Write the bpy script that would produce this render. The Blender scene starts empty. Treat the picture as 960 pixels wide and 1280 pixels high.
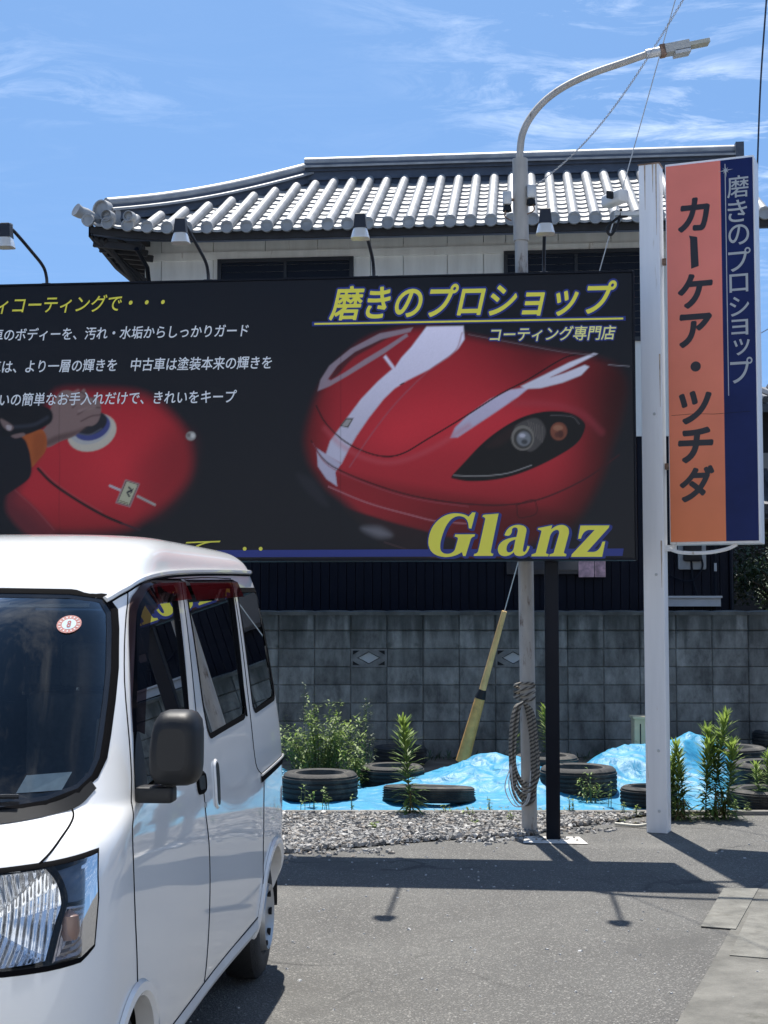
import bpy, math, random
import numpy as np
from math import sin, cos, pi, radians as R
random.seed(7); np.random.seed(7)

# ------------------------------------------------------------------ camera, sky, sun, exposure
sc = bpy.context.scene
COL = sc.collection
FPX, EYE = 1800.0, 1.65                       # focal length in photo pixels (960x1280), eye height
PITCH = math.atan(120 / FPX)
cam = bpy.data.cameras.new("camera"); co = bpy.data.objects.new("camera", cam); COL.objects.link(co)
co.location = (0, 0, EYE); co.rotation_euler = (pi / 2 + PITCH, 0, 0)
cam.sensor_fit = 'VERTICAL'; cam.sensor_height = 36; cam.lens = FPX / 1280 * 36
cam.clip_start = 0.05; cam.clip_end = 3000
sc.camera = co

SUN = np.array([-0.16, 1.72, 4.069]); SUN /= np.linalg.norm(SUN)
EL = math.asin(SUN[2]); AZ = math.atan2(SUN[0], SUN[1])
w = bpy.data.worlds.new("World"); sc.world = w; w.use_nodes = True
nt = w.node_tree; N = nt.nodes; LK = nt.links
N.clear()
out = N.new('ShaderNodeOutputWorld'); bg = N.new('ShaderNodeBackground'); bg.inputs[1].default_value = 0.078
sky = N.new('ShaderNodeTexSky'); sky.sky_type = 'NISHITA'; sky.sun_disc = False
sky.sun_elevation = EL; sky.sun_rotation = AZ; sky.altitude = 0; sky.air_density = 1.0; sky.dust_density = 0.1; sky.ozone_density = 2.6
tc = N.new('ShaderNodeTexCoord'); sep = N.new('ShaderNodeSeparateXYZ'); LK.new(tc.outputs['Generated'], sep.inputs[0])
def wmath(op, a, b=None, clamp=False):
    n = N.new('ShaderNodeMath'); n.operation = op; n.use_clamp = clamp
    for i, v in enumerate((a, b)):
        if v is None: continue
        if isinstance(v, (int, float)): n.inputs[i].default_value = v
        else: LK.new(v, n.inputs[i])
    return n.outputs[0]
zc = wmath('MAXIMUM', sep.outputs[2], 0.06)
cx_ = wmath('DIVIDE', sep.outputs[0], zc); cy_ = wmath('DIVIDE', sep.outputs[1], zc)
comb = N.new('ShaderNodeCombineXYZ'); LK.new(cx_, comb.inputs[0]); LK.new(cy_, comb.inputs[1])
def wnoise(scale, rot, stretch, detail, rough, dist):
    mp = N.new('ShaderNodeMapping'); mp.inputs['Rotation'].default_value = (0, 0, rot); mp.inputs['Scale'].default_value = stretch
    LK.new(comb.outputs[0], mp.inputs[0])
    nz = N.new('ShaderNodeTexNoise'); nz.inputs['Scale'].default_value = scale; nz.inputs['Detail'].default_value = detail
    nz.inputs['Roughness'].default_value = rough; nz.inputs['Distortion'].default_value = dist
    LK.new(mp.outputs[0], nz.inputs['Vector']); return nz.outputs[0]
big = wnoise(0.9, 0.5, (1, 1, 1), 4, 0.5, 0.3)
wis = wnoise(3.2, 0.5, (0.9, 1.5, 1), 11, 0.70, 1.0)
rip = wnoise(14.0, 1.1, (1.0, 0.35, 1), 3, 0.5, 0.6)
a = wmath('MULTIPLY', wmath('SUBTRACT', wis, 0.47, True), 3.4)
a = wmath('MULTIPLY', a, wmath('MULTIPLY', wmath('SUBTRACT', big, 0.36, True), 3.6, True))
# more cirrus high up on the right-hand side of the sky, a few wisps low on the left
mr = wmath('MULTIPLY', wmath('ADD', sep.outputs[0], wmath('MULTIPLY', wmath('SUBTRACT', sep.outputs[2], 0.335), 1.5)), 4.6)
lx_ = wmath('DIVIDE', wmath('ADD', sep.outputs[0], 0.235), 0.10); lz_ = wmath('DIVIDE', wmath('SUBTRACT', sep.outputs[2], 0.335), 0.045)
lobe = wmath('POWER', 2.718, wmath('MULTIPLY', wmath('ADD', wmath('MULTIPLY', lx_, lx_), wmath('MULTIPLY', lz_, lz_)), -1.0))
mr = wmath('MAXIMUM', wmath('MAXIMUM', wmath('MINIMUM', mr, 1.0), wmath('MULTIPLY', lobe, 0.5)), 0.05)
a = wmath('MULTIPLY', a, mr)
a = wmath('MULTIPLY', a, wmath('ADD', wmath('MULTIPLY', rip, 1.0), 0.5), True)
a = wmath('MULTIPLY', a, 0.72, True)
vz = N.new('ShaderNodeCombineXYZ'); LK.new(sep.outputs[0], vz.inputs[0]); LK.new(sep.outputs[1], vz.inputs[1]); LK.new(wmath('ADD', wmath('MULTIPLY', sep.outputs[2], 1.1), 0.40), vz.inputs[2])
vn = N.new('ShaderNodeVectorMath'); vn.operation = 'NORMALIZE'; LK.new(vz.outputs[0], vn.inputs[0]); LK.new(vn.outputs[0], sky.inputs[0])
tn = N.new('ShaderNodeMixRGB'); tn.blend_type = 'MULTIPLY'; tn.inputs[0].default_value = 1; tn.inputs[2].default_value = (.90, 1.04, 1.07, 1); LK.new(sky.outputs[0], tn.inputs[1])
mx = N.new('ShaderNodeMixRGB'); LK.new(a, mx.inputs[0]); LK.new(tn.outputs[0], mx.inputs[1]); mx.inputs[2].default_value = (11.5, 11.9, 12.4, 1)
LK.new(mx.outputs[0], bg.inputs[0]); LK.new(bg.outputs[0], out.inputs[0])

sl = bpy.data.lights.new("sun", 'SUN'); sl.energy = 3.7; sl.angle = R(0.5); sl.color = (1, 0.955, 0.88)
so = bpy.data.objects.new("sun", sl); COL.objects.link(so)
so.rotation_euler = (pi / 2 - EL, 0, pi - AZ) if False else (0, 0, 0)
from mathutils import Vector, Matrix
so.rotation_euler = Vector(SUN).to_track_quat('Z', 'Y').to_euler()
so.location = (0, 30, 40)
sc.view_settings.view_transform = 'Standard'; sc.view_settings.look = 'None'
sc.view_settings.exposure = 1.15; sc.view_settings.gamma = 1.0; sc.view_settings.use_curve_mapping = False
sc.cycles.max_bounces = 8; sc.cycles.transparent_max_bounces = 12
sc.cycles.use_denoising = True

# ------------------------------------------------------------------ helpers
_fw = np.array([0, cos(PITCH), sin(PITCH)]); _up = np.array([0, -sin(PITCH), cos(PITCH)]); _rt = np.array([1., 0, 0]); _C = np.array([0, 0, EYE])
def hit(px, py, P, n):                        # measured photo point -> 3-D point on a plane of the place
    d = _fw + _rt * (px - 480) / FPX + _up * (640 - py) / FPX
    return _C + d * (np.dot(np.array(P, float) - _C, n) / np.dot(d, n))
def gnd(px, py, z=0.0): return hit(px, py, (0, 0, z), np.array([0, 0, 1.]))
def aty(px, py, Y): return hit(px, py, (0, Y, 0), np.array([0, 1., 0]))

class G:
    def __init__(s): s.v = []; s.f = []
    def add(s, vs, fs):
        b = len(s.v); s.v.extend([tuple(map(float, p)) for p in vs]); s.f.extend([tuple(i + b for i in f) for f in fs]); return s
    def box(s, c, d, rz=0.0, taper=1.0, ry=0.0):
        x, y, z = (k / 2 for k in d); P = []
        for sz in (-1, 1):
            t = taper if sz > 0 else 1
            for sx, sy in ((-1, -1), (1, -1), (1, 1), (-1, 1)):
                px, py, pz = sx * x * t, sy * y * t, sz * z
                px, pz = px * cos(ry) + pz * sin(ry), -px * sin(ry) + pz * cos(ry)
                P.append((c[0] + px * cos(rz) - py * sin(rz), c[1] + px * sin(rz) + py * cos(rz), c[2] + pz))
        return s.add(P, [(0, 3, 2, 1), (4, 5, 6, 7), (0, 1, 5, 4), (1, 2, 6, 5), (2, 3, 7, 6), (3, 0, 4, 7)])
    def rbox(s, c, d, r, rz=0.0, n=4, axis='z'):      # box with rounded vertical edges and softened top/bottom
        if axis == 'y': d = (d[0], d[2], d[1])
        if axis == 'x': d = (d[1], d[2], d[0])
        x, y, z = (k / 2 for k in d); r = min(r, x * .99, y * .99); e = min(r * 0.5, z * 0.4)
        ring = []
        for q, (sx, sy) in enumerate(((1, 1), (-1, 1), (-1, -1), (1, -1))):
            for k in range(n + 1):
                a_ = pi / 2 * (q + k / n); ring.append((sx * (x - r), sy * (y - r), cos(a_), sin(a_)))
        lev = [(-z, r - e), (-z + e * .3, r - e * .3), (-z + e, r), (z - e, r), (z - e * .3, r - e * .3), (z, r - e)]
        P = []; m = len(ring)
        for (h, rr) in lev:
            for (bx, by, ca, sa) in ring:
                lx, ly, lz = bx + ca * rr, by + sa * rr, h
                if axis == 'y': lx, ly, lz = lx, lz, ly
                if axis == 'x': lx, ly, lz = lz, lx, ly
                P.append((c[0] + lx * cos(rz) - ly * sin(rz), c[1] + lx * sin(rz) + ly * cos(rz), c[2] + lz))
        F = [tuple(range(m - 1, -1, -1)), tuple(range(5 * m, 6 * m))]
        for l in range(5):
            for k in range(m): F.append((l * m + k, l * m + (k + 1) % m, (l + 1) * m + (k + 1) % m, (l + 1) * m + k))
        if axis == 'y': F = [tuple(reversed(f)) for f in F]
        return s.add(P, F)
    def tube(s, pts, r, n=8, cap=True):
        pts = [np.array(p, float) for p in pts]; m = len(pts); rs = r if hasattr(r, '__len__') else [r] * m
        P = []; prev = None
        for i, p in enumerate(pts):
            t = pts[min(i + 1, m - 1)] - pts[max(i - 1, 0)]; t = t / (np.linalg.norm(t) + 1e-12)
            if prev is None:
                a_ = np.array([0, 0, 1.]) if abs(t[2]) < .9 else np.array([1., 0, 0]); u = np.cross(a_, t)
            else: u = prev - t * np.dot(prev, t)
            u /= np.linalg.norm(u) + 1e-12; prev = u; v = np.cross(t, u)
            for k in range(n):
                a_ = 2 * pi * k / n; P.append(p + rs[i] * (cos(a_) * u + sin(a_) * v))
        F = []
        for i in range(m - 1):
            for k in range(n): F.append((i * n + k, i * n + (k + 1) % n, (i + 1) * n + (k + 1) % n, (i + 1) * n + k))
        if cap: F += [tuple(range(n - 1, -1, -1)), tuple(range((m - 1) * n, m * n))]
        return s.add(P, F)
    def lathe(s, prof, n=24, c=(0, 0, 0), axis='z', closed=False):
        P = []; m = len(prof)
        for (r, h) in prof:
            for k in range(n):
                a_ = 2 * pi * k / n; x, y, z = r * cos(a_), r * sin(a_), h
                if axis == 'y': x, y, z = x, z, -y
                if axis == 'x': x, y, z = z, x, y
                P.append((c[0] + x, c[1] + y, c[2] + z))
        F = []
        for i in range(m if closed else m - 1):
            j = (i + 1) % m
            for k in range(n): F.append((i * n + k, i * n + (k + 1) % n, j * n + (k + 1) % n, j * n + k))
        return s.add(P, F)
    def grid(s, fn, nu, nv, keep=None):
        b = len(s.v)
        for i in range(nu + 1):
            for j in range(nv + 1): s.v.append(tuple(map(float, fn(i / nu, j / nv))))
        for i in range(nu):
            for j in range(nv):
                if keep and not keep((i + .5) / nu, (j + .5) / nv): continue
                q = b + i * (nv + 1) + j; s.f.append((q, q + nv + 1, q + nv + 2, q + 1))
        return s
    def prism(s, poly, y0, y1):                       # polygon in (x, z) extruded along y
        n = len(poly); P = [(x, y0, z) for x, z in poly] + [(x, y1, z) for x, z in poly]
        F = [tuple(range(n)), tuple(range(2 * n - 1, n - 1, -1))] + [(i, i + n, (i + 1) % n + n, (i + 1) % n) for i in range(n)]
        return s.add(P, F)

def link(name, g, mat, parent=None, smooth=35, sub=None):
    me = bpy.data.meshes.new(name)
    V = g.v
    if sub is not None: V = [(x - sub[0], y - sub[1], z - sub[2]) for x, y, z in V]
    me.from_pydata(V, [], g.f); me.update()
    if mat is not None: me.materials.append(mat)
    if smooth:
        me.polygons.foreach_set('use_smooth', [True] * len(me.polygons))
        me.set_sharp_from_angle(angle=R(smooth))
    o = bpy.data.objects.new(name, me); COL.objects.link(o)
    if parent is not None: o.parent = parent
    return o
def tag(o, label=None, cat=None, group=None, kind=None):
    if label: o['label'] = label
    if cat: o['category'] = cat
    if group: o['group'] = group
    if kind: o['kind'] = kind
    return o
def thing(name, label, cat, loc=(0, 0, 0), rz=0.0, group=None):
    o = bpy.data.objects.new(name, None); COL.objects.link(o); o.location = loc; o.rotation_euler = (0, 0, rz); o.empty_display_size = .1
    return tag(o, label, cat, group)
def dup(root, loc, rz=None, label=None):
    r = root.copy(); COL.objects.link(r); r.location = loc
    if rz is not None: r.rotation_euler = (0, 0, rz)
    if label: r['label'] = label
    for ch in list(root.children):
        c = ch.copy(); COL.objects.link(c); c.parent = r
        for g_ in list(ch.children):
            d = g_.copy(); COL.objects.link(d); d.parent = c
    return r
def cr(pts, n=8, closed=False):                       # Catmull-Rom through points
    P = [np.array(p, float) for p in pts]; m = len(P); o = []
    for i in range(m if closed else m - 1):
        p0 = P[(i - 1) % m] if closed or i > 0 else 2 * P[0] - P[1]
        p1 = P[i]; p2 = P[(i + 1) % m]
        p3 = P[(i + 2) % m] if closed or i < m - 2 else 2 * P[-1] - P[-2]
        for k in range(n):
            t = k / n; o.append(.5 * ((2 * p1) + (-p0 + p2) * t + (2 * p0 - 5 * p1 + 4 * p2 - p3) * t * t + (-p0 + 3 * p1 - 3 * p2 + p3) * t ** 3))
    if not closed: o.append(P[-1])
    return o

# ------------------------------------------------------------------ materials
MATS = {}
def pm(name, col, rough=.6, metal=0, var=0.0, vscale=6, bump=0.0, bscale=60, coat=0, spec=.5, dark=None, dscale=3, damt=0.0, stretch=(1, 1, 1), rvar=0.0):
    if name in MATS: return MATS[name]
    m = bpy.data.materials.new(name); m.use_nodes = True; t = m.node_tree; n = t.nodes; b = n['Principled BSDF']; L = t.links
    b.inputs['Base Color'].default_value = (*col, 1); b.inputs['Roughness'].default_value = rough; b.inputs['Metallic'].default_value = metal
    b.inputs['Coat Weight'].default_value = coat; b.inputs['Coat Roughness'].default_value = .03; b.inputs['Specular IOR Level'].default_value = spec
    tcn = n.new('ShaderNodeTexCoord'); mp = n.new('ShaderNodeMapping'); mp.inputs['Scale'].default_value = stretch; L.new(tcn.outputs['Object'], mp.inputs[0])
    last = None
    if var:
        nz = n.new('ShaderNodeTexNoise'); nz.inputs['Scale'].default_value = vscale; nz.inputs['Detail'].default_value = 6; nz.inputs['Roughness'].default_value = .6; L.new(mp.outputs[0], nz.inputs['Vector'])
        rp = n.new('ShaderNodeValToRGB'); rp.color_ramp.elements[0].position = .3; rp.color_ramp.elements[1].position = .7
        rp.color_ramp.elements[0].color = (*[c * (1 - var) for c in col], 1); rp.color_ramp.elements[1].color = (*[min(1, c * (1 + var)) for c in col], 1)
        L.new(nz.outputs[0], rp.inputs[0]); last = rp.outputs[0]
        if rvar:
            mr_ = n.new('ShaderNodeMapRange'); mr_.inputs[3].default_value = rough - rvar; mr_.inputs[4].default_value = rough + rvar; L.new(nz.outputs[0], mr_.inputs[0]); L.new(mr_.outputs[0], b.inputs['Roughness'])
    if dark is not None:
        n2 = n.new('ShaderNodeTexNoise'); n2.inputs['Scale'].default_value = dscale; n2.inputs['Detail'].default_value = 8; n2.inputs['Roughness'].default_value = .65; L.new(mp.outputs[0], n2.inputs['Vector'])
        r2 = n.new('ShaderNodeValToRGB'); r2.color_ramp.elements[0].position = .62 - damt * .35; r2.color_ramp.elements[1].position = .70 - damt * .3 + .03; L.new(n2.outputs[0], r2.inputs[0])
        mxn = n.new('ShaderNodeMixRGB'); L.new(r2.outputs[0], mxn.inputs[0]); mxn.inputs[2].default_value = (*dark, 1)
        if last: L.new(last, mxn.inputs[1])
        else: mxn.inputs[1].default_value = (*col, 1)
        last = mxn.outputs[0]
    if last: L.new(last, b.inputs['Base Color'])
    if bump:
        n3 = n.new('ShaderNodeTexNoise'); n3.inputs['Scale'].default_value = bscale; n3.inputs['Detail'].default_value = 5; L.new(tcn.outputs['Object'], n3.inputs['Vector'])
        bp = n.new('ShaderNodeBump'); bp.inputs['Strength'].default_value = bump; bp.inputs['Distance'].default_value = .02; L.new(n3.outputs[0], bp.inputs['Height']); L.new(bp.outputs[0], b.inputs['Normal'])
    MATS[name] = m; return m
def glassmat(name, tint, rough=0.0, fac=None):
    m = bpy.data.materials.new(name); m.use_nodes = True; t = m.node_tree; n = t.nodes; L = t.links; n.clear()
    o = n.new('ShaderNodeOutputMaterial'); tr = n.new('ShaderNodeBsdfTransparent'); tr.inputs[0].default_value = (*tint, 1)
    gl = n.new('ShaderNodeBsdfGlossy'); gl.inputs['Roughness'].default_value = rough; fr = n.new('ShaderNodeFresnel'); fr.inputs[0].default_value = 1.42
    mxs = n.new('ShaderNodeMixShader'); L.new(fr.outputs[0], mxs.inputs[0]); L.new(tr.outputs[0], mxs.inputs[1]); L.new(gl.outputs[0], mxs.inputs[2]); L.new(mxs.outputs[0], o.inputs[0])
    return m
M_paint = pm('white_paint', (.71, .71, .705), .55, coat=1.0, spec=.15, var=.015, vscale=1.5)
M_black = pm('black_plastic', (.010, .011, .013), .5, bump=.05, bscale=400, spec=.3)
M_gasket = pm('black_rubber', (.004, .004, .005), .9, spec=.06)
M_liner = pm('cabin_lining', (.035, .035, .037), .85)
M_seat = pm('seat_cloth', (.04, .041, .045), .9, var=.3, vscale=40)
M_glass = glassmat('window_glass', (.50, .56, .60))
M_tint = glassmat('tinted_glass', (.07, .075, .085))
M_clear = glassmat('clear_lens', (.93, .94, .95))
M_chrome = pm('chrome', (.8, .81, .83), .08, 1)
M_tyre = pm('tyre_rubber', (.018, .018, .019), .78, var=.45, vscale=6, bump=.25, bscale=90, dark=(.085, .077, .065), dscale=4, damt=.25)
M_steel = pm('silver_wheel', (.42, .43, .44), .4, .6, var=.1)
M_dark = pm('dark_void', (.008, .008, .009), .9)
M_whitepole = pm('white_enamel', (.80, .80, .81), .45, var=.05, vscale=3, dark=(.50, .44, .37), dscale=5.0, damt=-.02, stretch=(4, 4, .35))
M_galv = pm('weathered_pole', (.40, .38, .35), .62, .15, var=.14, vscale=5, dark=(.10, .055, .032), dscale=4.2, damt=.06, stretch=(3, 3, .9))
M_galvlight = pm('galvanised', (.52, .53, .53), .5, .3, var=.12, vscale=9)
M_navy = pm('black_sheet', (.008, .009, .013), .4, var=.12, vscale=2, spec=.25)
M_post = pm('black_post', (.004, .006, .012), .5, var=.15, vscale=5, spec=.2)
M_conc = pm('concrete', (.34, .33, .31), .9, var=.22, vscale=5, bump=.3, bscale=70, dark=(.16, .155, .14), dscale=2.5, damt=.06)
M_rust = pm('rusty_steel', (.22, .14, .10), .8, var=.5, vscale=30, bump=.3)

# ------------------------------------------------------------------ ground
def asphalt():
    m = bpy.data.materials.new('asphalt'); m.use_nodes = True; t = m.node_tree; n = t.nodes; L = t.links; b = n['Principled BSDF']
    tcn = n.new('ShaderNodeTexCoord')
    def nz(scale, det=6, ro=.6):
        q = n.new('ShaderNodeTexNoise'); q.inputs['Scale'].default_value = scale; q.inputs['Detail'].default_value = det; q.inputs['Roughness'].default_value = ro; L.new(tcn.outputs['Object'], q.inputs['Vector']); return q.outputs[0]
    def ramp(src, p0, c0, p1, c1):
        q = n.new('ShaderNodeValToRGB'); q.color_ramp.elements[0].position = p0; q.color_ramp.elements[1].position = p1; q.color_ramp.elements[0].color = (*c0, 1); q.color_ramp.elements[1].color = (*c1, 1); L.new(src, q.inputs[0]); return q.outputs[0]
    base = ramp(nz(1.1, 8, .65), .3, (.078, .075, .070), .72, (.122, .119, .110))
    vo = n.new('ShaderNodeTexVoronoi'); vo.inputs['Scale'].default_value = 120; L.new(tcn.outputs['Object'], vo.inputs['Vector'])
    spk = ramp(vo.outputs['Color'], .66, (0, 0, 0), .95, (1, 1, 1))
    mx1 = n.new('ShaderNodeMixRGB'); L.new(spk, mx1.inputs[0]); L.new(base, mx1.inputs[1]); mx1.inputs[2].default_value = (.26, .25, .23, 1)
    dk = ramp(nz(150, 4, .75), .38, (.38, .38, .38), .62, (1.3, 1.3, 1.3))
    mu = n.new('ShaderNodeMixRGB'); mu.blend_type = 'MULTIPLY'; mu.inputs[0].default_value = 1; L.new(mx1.outputs[0], mu.inputs[1]); L.new(dk, mu.inputs[2])
    pale = ramp(nz(.55, 5, .7), .58, (0, 0, 0), .78, (.55, .55, .55))
    mx2 = n.new('ShaderNodeMixRGB'); L.new(pale, mx2.inputs[0]); L.new(mu.outputs[0], mx2.inputs[1]); mx2.inputs[2].default_value = (.20, .19, .17, 1)
    wv = n.new('ShaderNodeTexNoise'); wv.inputs['Scale'].default_value = 1.3; wv.inputs['Detail'].default_value = 6; L.new(tcn.outputs['Object'], wv.inputs['Vector']); aw = n.new('ShaderNodeMixRGB'); aw.blend_type = 'ADD'; aw.inputs[0].default_value = .8; L.new(tcn.outputs['Object'], aw.inputs[1]); L.new(wv.outputs['Color'], aw.inputs[2])
    vc = n.new('ShaderNodeTexVoronoi'); vc.feature = 'DISTANCE_TO_EDGE'; vc.inputs['Scale'].default_value = .42; L.new(aw.outputs[0], vc.inputs['Vector']); ck = ramp(vc.outputs['Distance'], .002, (1, 1, 1), .008, (0, 0, 0)); ms = ramp(nz(.5, 3), .48, (0, 0, 0), .56, (.75, .75, .75)); cm = n.new('ShaderNodeMixRGB'); cm.blend_type = 'MULTIPLY'; cm.inputs[0].default_value = 1; L.new(ck, cm.inputs[1]); L.new(ms, cm.inputs[2])
    mx3 = n.new('ShaderNodeMixRGB'); L.new(cm.outputs[0], mx3.inputs[0]); L.new(mx2.outputs[0], mx3.inputs[1]); mx3.inputs[2].default_value = (.022, .021, .020, 1)
    oil = ramp(nz(.9, 4, .6), .30, (.62, .62, .62), .42, (0, 0, 0)); mx4 = n.new('ShaderNodeMixRGB'); L.new(oil, mx4.inputs[0]); L.new(mx3.outputs[0], mx4.inputs[1]); mx4.inputs[2].default_value = (.060, .058, .054, 1)
    L.new(mx4.outputs[0], b.inputs['Base Color']); b.inputs['Roughness'].default_value = .82
    bp = n.new('ShaderNodeBump'); bp.inputs['Strength'].default_value = .8; bp.inputs['Distance'].default_value = .006; L.new(vo.outputs['Distance'], bp.inputs['Height']); L.new(bp.outputs[0], b.inputs['Normal'])
    return m
g = G(); g.grid(lambda u, v: (-400 + 800 * u, -400 + 800 * v, 0), 4, 4)
tag(link('asphalt_ground', g, asphalt(), smooth=0), kind='structure')
# bare soil strip under the tyres and in front of the wall
M_soil = pm('bare_soil', (.13, .105, .08), .95, var=.4, vscale=5, bump=.6, bscale=25, dark=(.05, .06, .03), dscale=2, damt=.1)
g = G(); g.grid(lambda u, v: (-9 + 20 * u, 11.72 + 4.3 * v, .004), 6, 3)
tag(link('soil_ground', g, M_soil, smooth=0), kind='structure')
# pale concrete edging between the lot and the soil
g = G()
x = -8.0
while x < 9:
    if not -1.2 < x < -30: g.rbox((x + .3, 11.66, .012), (.597, .085, .04), .008)
    x += .6
tag(link('kerb', g, pm('dirty_kerb', (.17, .16, .145), .95, var=.4, vscale=4, dark=(.06, .055, .05), dscale=3, damt=.1)), kind='structure')
# gravel bed
gl = [gnd(300, 1072), gnd(420, 1062), gnd(560, 1050), gnd(650, 1047), gnd(700, 1036), gnd(770, 1028), gnd(806, 1019)]
gp = [(-3.6, 9.2)] + [(p[0], p[1]) for p in gl] + [(2.15, 11.6), (-3.6, 11.6)]
def inpoly(x, y, poly):
    c = False; n = len(poly); j = n - 1
    for i in range(n):
        if ((poly[i][1] > y) != (poly[j][1] > y)) and (x < (poly[j][0] - poly[i][0]) * (y - poly[i][1]) / (poly[j][1] - poly[i][1]) + poly[i][0]): c = not c
        j = i
    return c
M_gravelbed = pm('gravel_bed', (.20, .18, .16), .95, var=.4, vscale=30, bump=.8, bscale=60)
g = G(); g.add([(x, y, .006) for x, y in gp], [tuple(range(len(gp)))])
tag(link('gravel_ground', g, M_gravelbed, smooth=0), kind='structure')
def stone_mat():
    m = bpy.data.materials.new('gravel_stone'); m.use_nodes = True; t = m.node_tree; n = t.nodes; L = t.links; b = n['Principled BSDF']
    at = n.new('ShaderNodeAttribute'); at.attribute_name = 'tint'; L.new(at.outputs['Color'], b.inputs['Base Color']); b.inputs['Roughness'].default_value = .9; return m
M_stone = stone_mat()
def scatter_stones(name, pts, smin, smax, seed, pale=0.):
    rng = np.random.RandomState(seed); n = len(pts); cube = np.array([(-1, -1, -1), (1, -1, -1), (1, 1, -1), (-1, 1, -1), (-1, -1, 1), (1, -1, 1), (1, 1, 1), (-1, 1, 1)], float)
    fc = np.array([(0, 3, 2, 1), (4, 5, 6, 7), (0, 1, 5, 4), (1, 2, 6, 5), (2, 3, 7, 6), (3, 0, 4, 7)])
    V = np.repeat(cube[None], n, 0); V[:, 4:, :2] *= rng.uniform(.35, .9, (n, 1, 2)); V += rng.uniform(-.33, .33, V.shape)
    S = rng.uniform(smin, smax, (n, 1, 1)) * rng.uniform(.6, 1.2, (n, 1, 3)) * np.array([1, 1, .62]); V *= S
    A = rng.uniform(0, 2 * pi, n); T = rng.normal(0, .35, n); c, s = np.cos(A)[:, None], np.sin(A)[:, None]
    ct, st = np.cos(T)[:, None], np.sin(T)[:, None]
    X, Y, Z = V[..., 0], V[..., 1], V[..., 2]; X, Z = X * ct + Z * st, -X * st + Z * ct
    W = np.stack([X * c - Y * s, X * s + Y * c, Z], -1) + np.array(pts)[:, None, :]
    me = bpy.data.meshes.new(name); me.from_pydata(W.reshape(-1, 3).tolist(), [], (fc[None] + 8 * np.arange(n)[:, None, None]).reshape(-1, 4).tolist()); me.update()
    base = np.array([[.26, .25, .235], [.19, .187, .183], [.32, .305, .285], [.14, .137, .133], [.40, .39, .37], [.24, .21, .18]])
    tint = base[rng.randint(0, 6, n)] * rng.uniform(.7, 1.2, (n, 1)); tint = tint * (1 - pale) + .42 * pale
    ca = me.color_attributes.new('tint', 'FLOAT_COLOR', 'POINT'); ca.data.foreach_set('color', np.repeat(np.c_[tint, np.ones(n)], 8, 0).ravel())
    me.materials.append(M_stone); o = bpy.data.objects.new(name, me); COL.objects.link(o); return o
rng = np.random.RandomState(3); pts = []
while len(pts) < 15000:
    x_, y_ = rng.uniform(-1.6, 2.2), rng.uniform(9.3, 11.62)
    if inpoly(x_, y_, gp): pts.append((x_, y_, .012 + rng.uniform(0, .016)))
for i in range(420):                                   # strays that rolled onto the asphalt
    q = gl[rng.randint(0, len(gl) - 1)]; pts.append((q[0] + rng.uniform(-.4, .4), q[1] - abs(rng.normal(0, .12)), .004))
chips = [(rng.uniform(-1.5, 3.2), rng.uniform(5.8, 10.6), .002) for _ in range(260)]
tag(scatter_stones('loose_gravel', chips, .003, .008, 6, .75), 'pale stone chips scattered over the asphalt', 'gravel', kind='stuff')
tag(scatter_stones('gravel', pts, .008, .022, 5), 'bed of grey and brown crushed stone beside the asphalt', 'gravel', kind='stuff')
# concrete roadside gutter with slab cover, lower right
gx = [gnd(938, 1118), gnd(915, 1160), gnd(890, 1205), gnd(868, 1243), gnd(846, 1280), gnd(820, 1325)]
poly = [(p[0], p[1], .004) for p in gx] + [(2.9, gx[-1][1], .004), (3.8, gx[0][1] + .8, .004), (gx[0][0] + .45, gx[0][1] + .8, .004)]
g = G(); g.add(poly, [tuple(range(len(poly)))])
tag(link('pavement', g, pm('pavement_concrete', (.135, .13, .115), .9, var=.35, vscale=5, bump=.5, bscale=90, dark=(.07, .068, .055), dscale=2.2, damt=.12), smooth=0), kind='structure')
g = G(); q = [gnd(912, 1196), gnd(960, 1200), gnd(985, 1140), gnd(938, 1140)]
cxx = sum(p[0] for p in q) / 4; cyy = sum(p[1] for p in q) / 4
for k in range(2):
    g = G(); pp = [(p[0] + .0 * k, p[1] + k * 0.62, .009) for p in q]
    g.add(pp + [(a_[0], a_[1], .0045) for a_ in pp], [(0, 1, 2, 3), (0, 4, 5, 1), (1, 5, 6, 2), (2, 6, 7, 3), (3, 7, 4, 0)])
    o = link('gutter_cover', g, pm('slab_concrete', (.155, .15, .132), .9, var=.35, vscale=7, bump=.5, bscale=80, dark=(.09, .085, .07), dscale=4, damt=.12), smooth=0); tag(o, ('pale concrete slab cover nearer the viewer, set in the pavement at the right edge', 'pale concrete slab cover nearer the white post, touching the sign shadow')[k], 'gutter cover', 'slab covers in the pavement')

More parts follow.
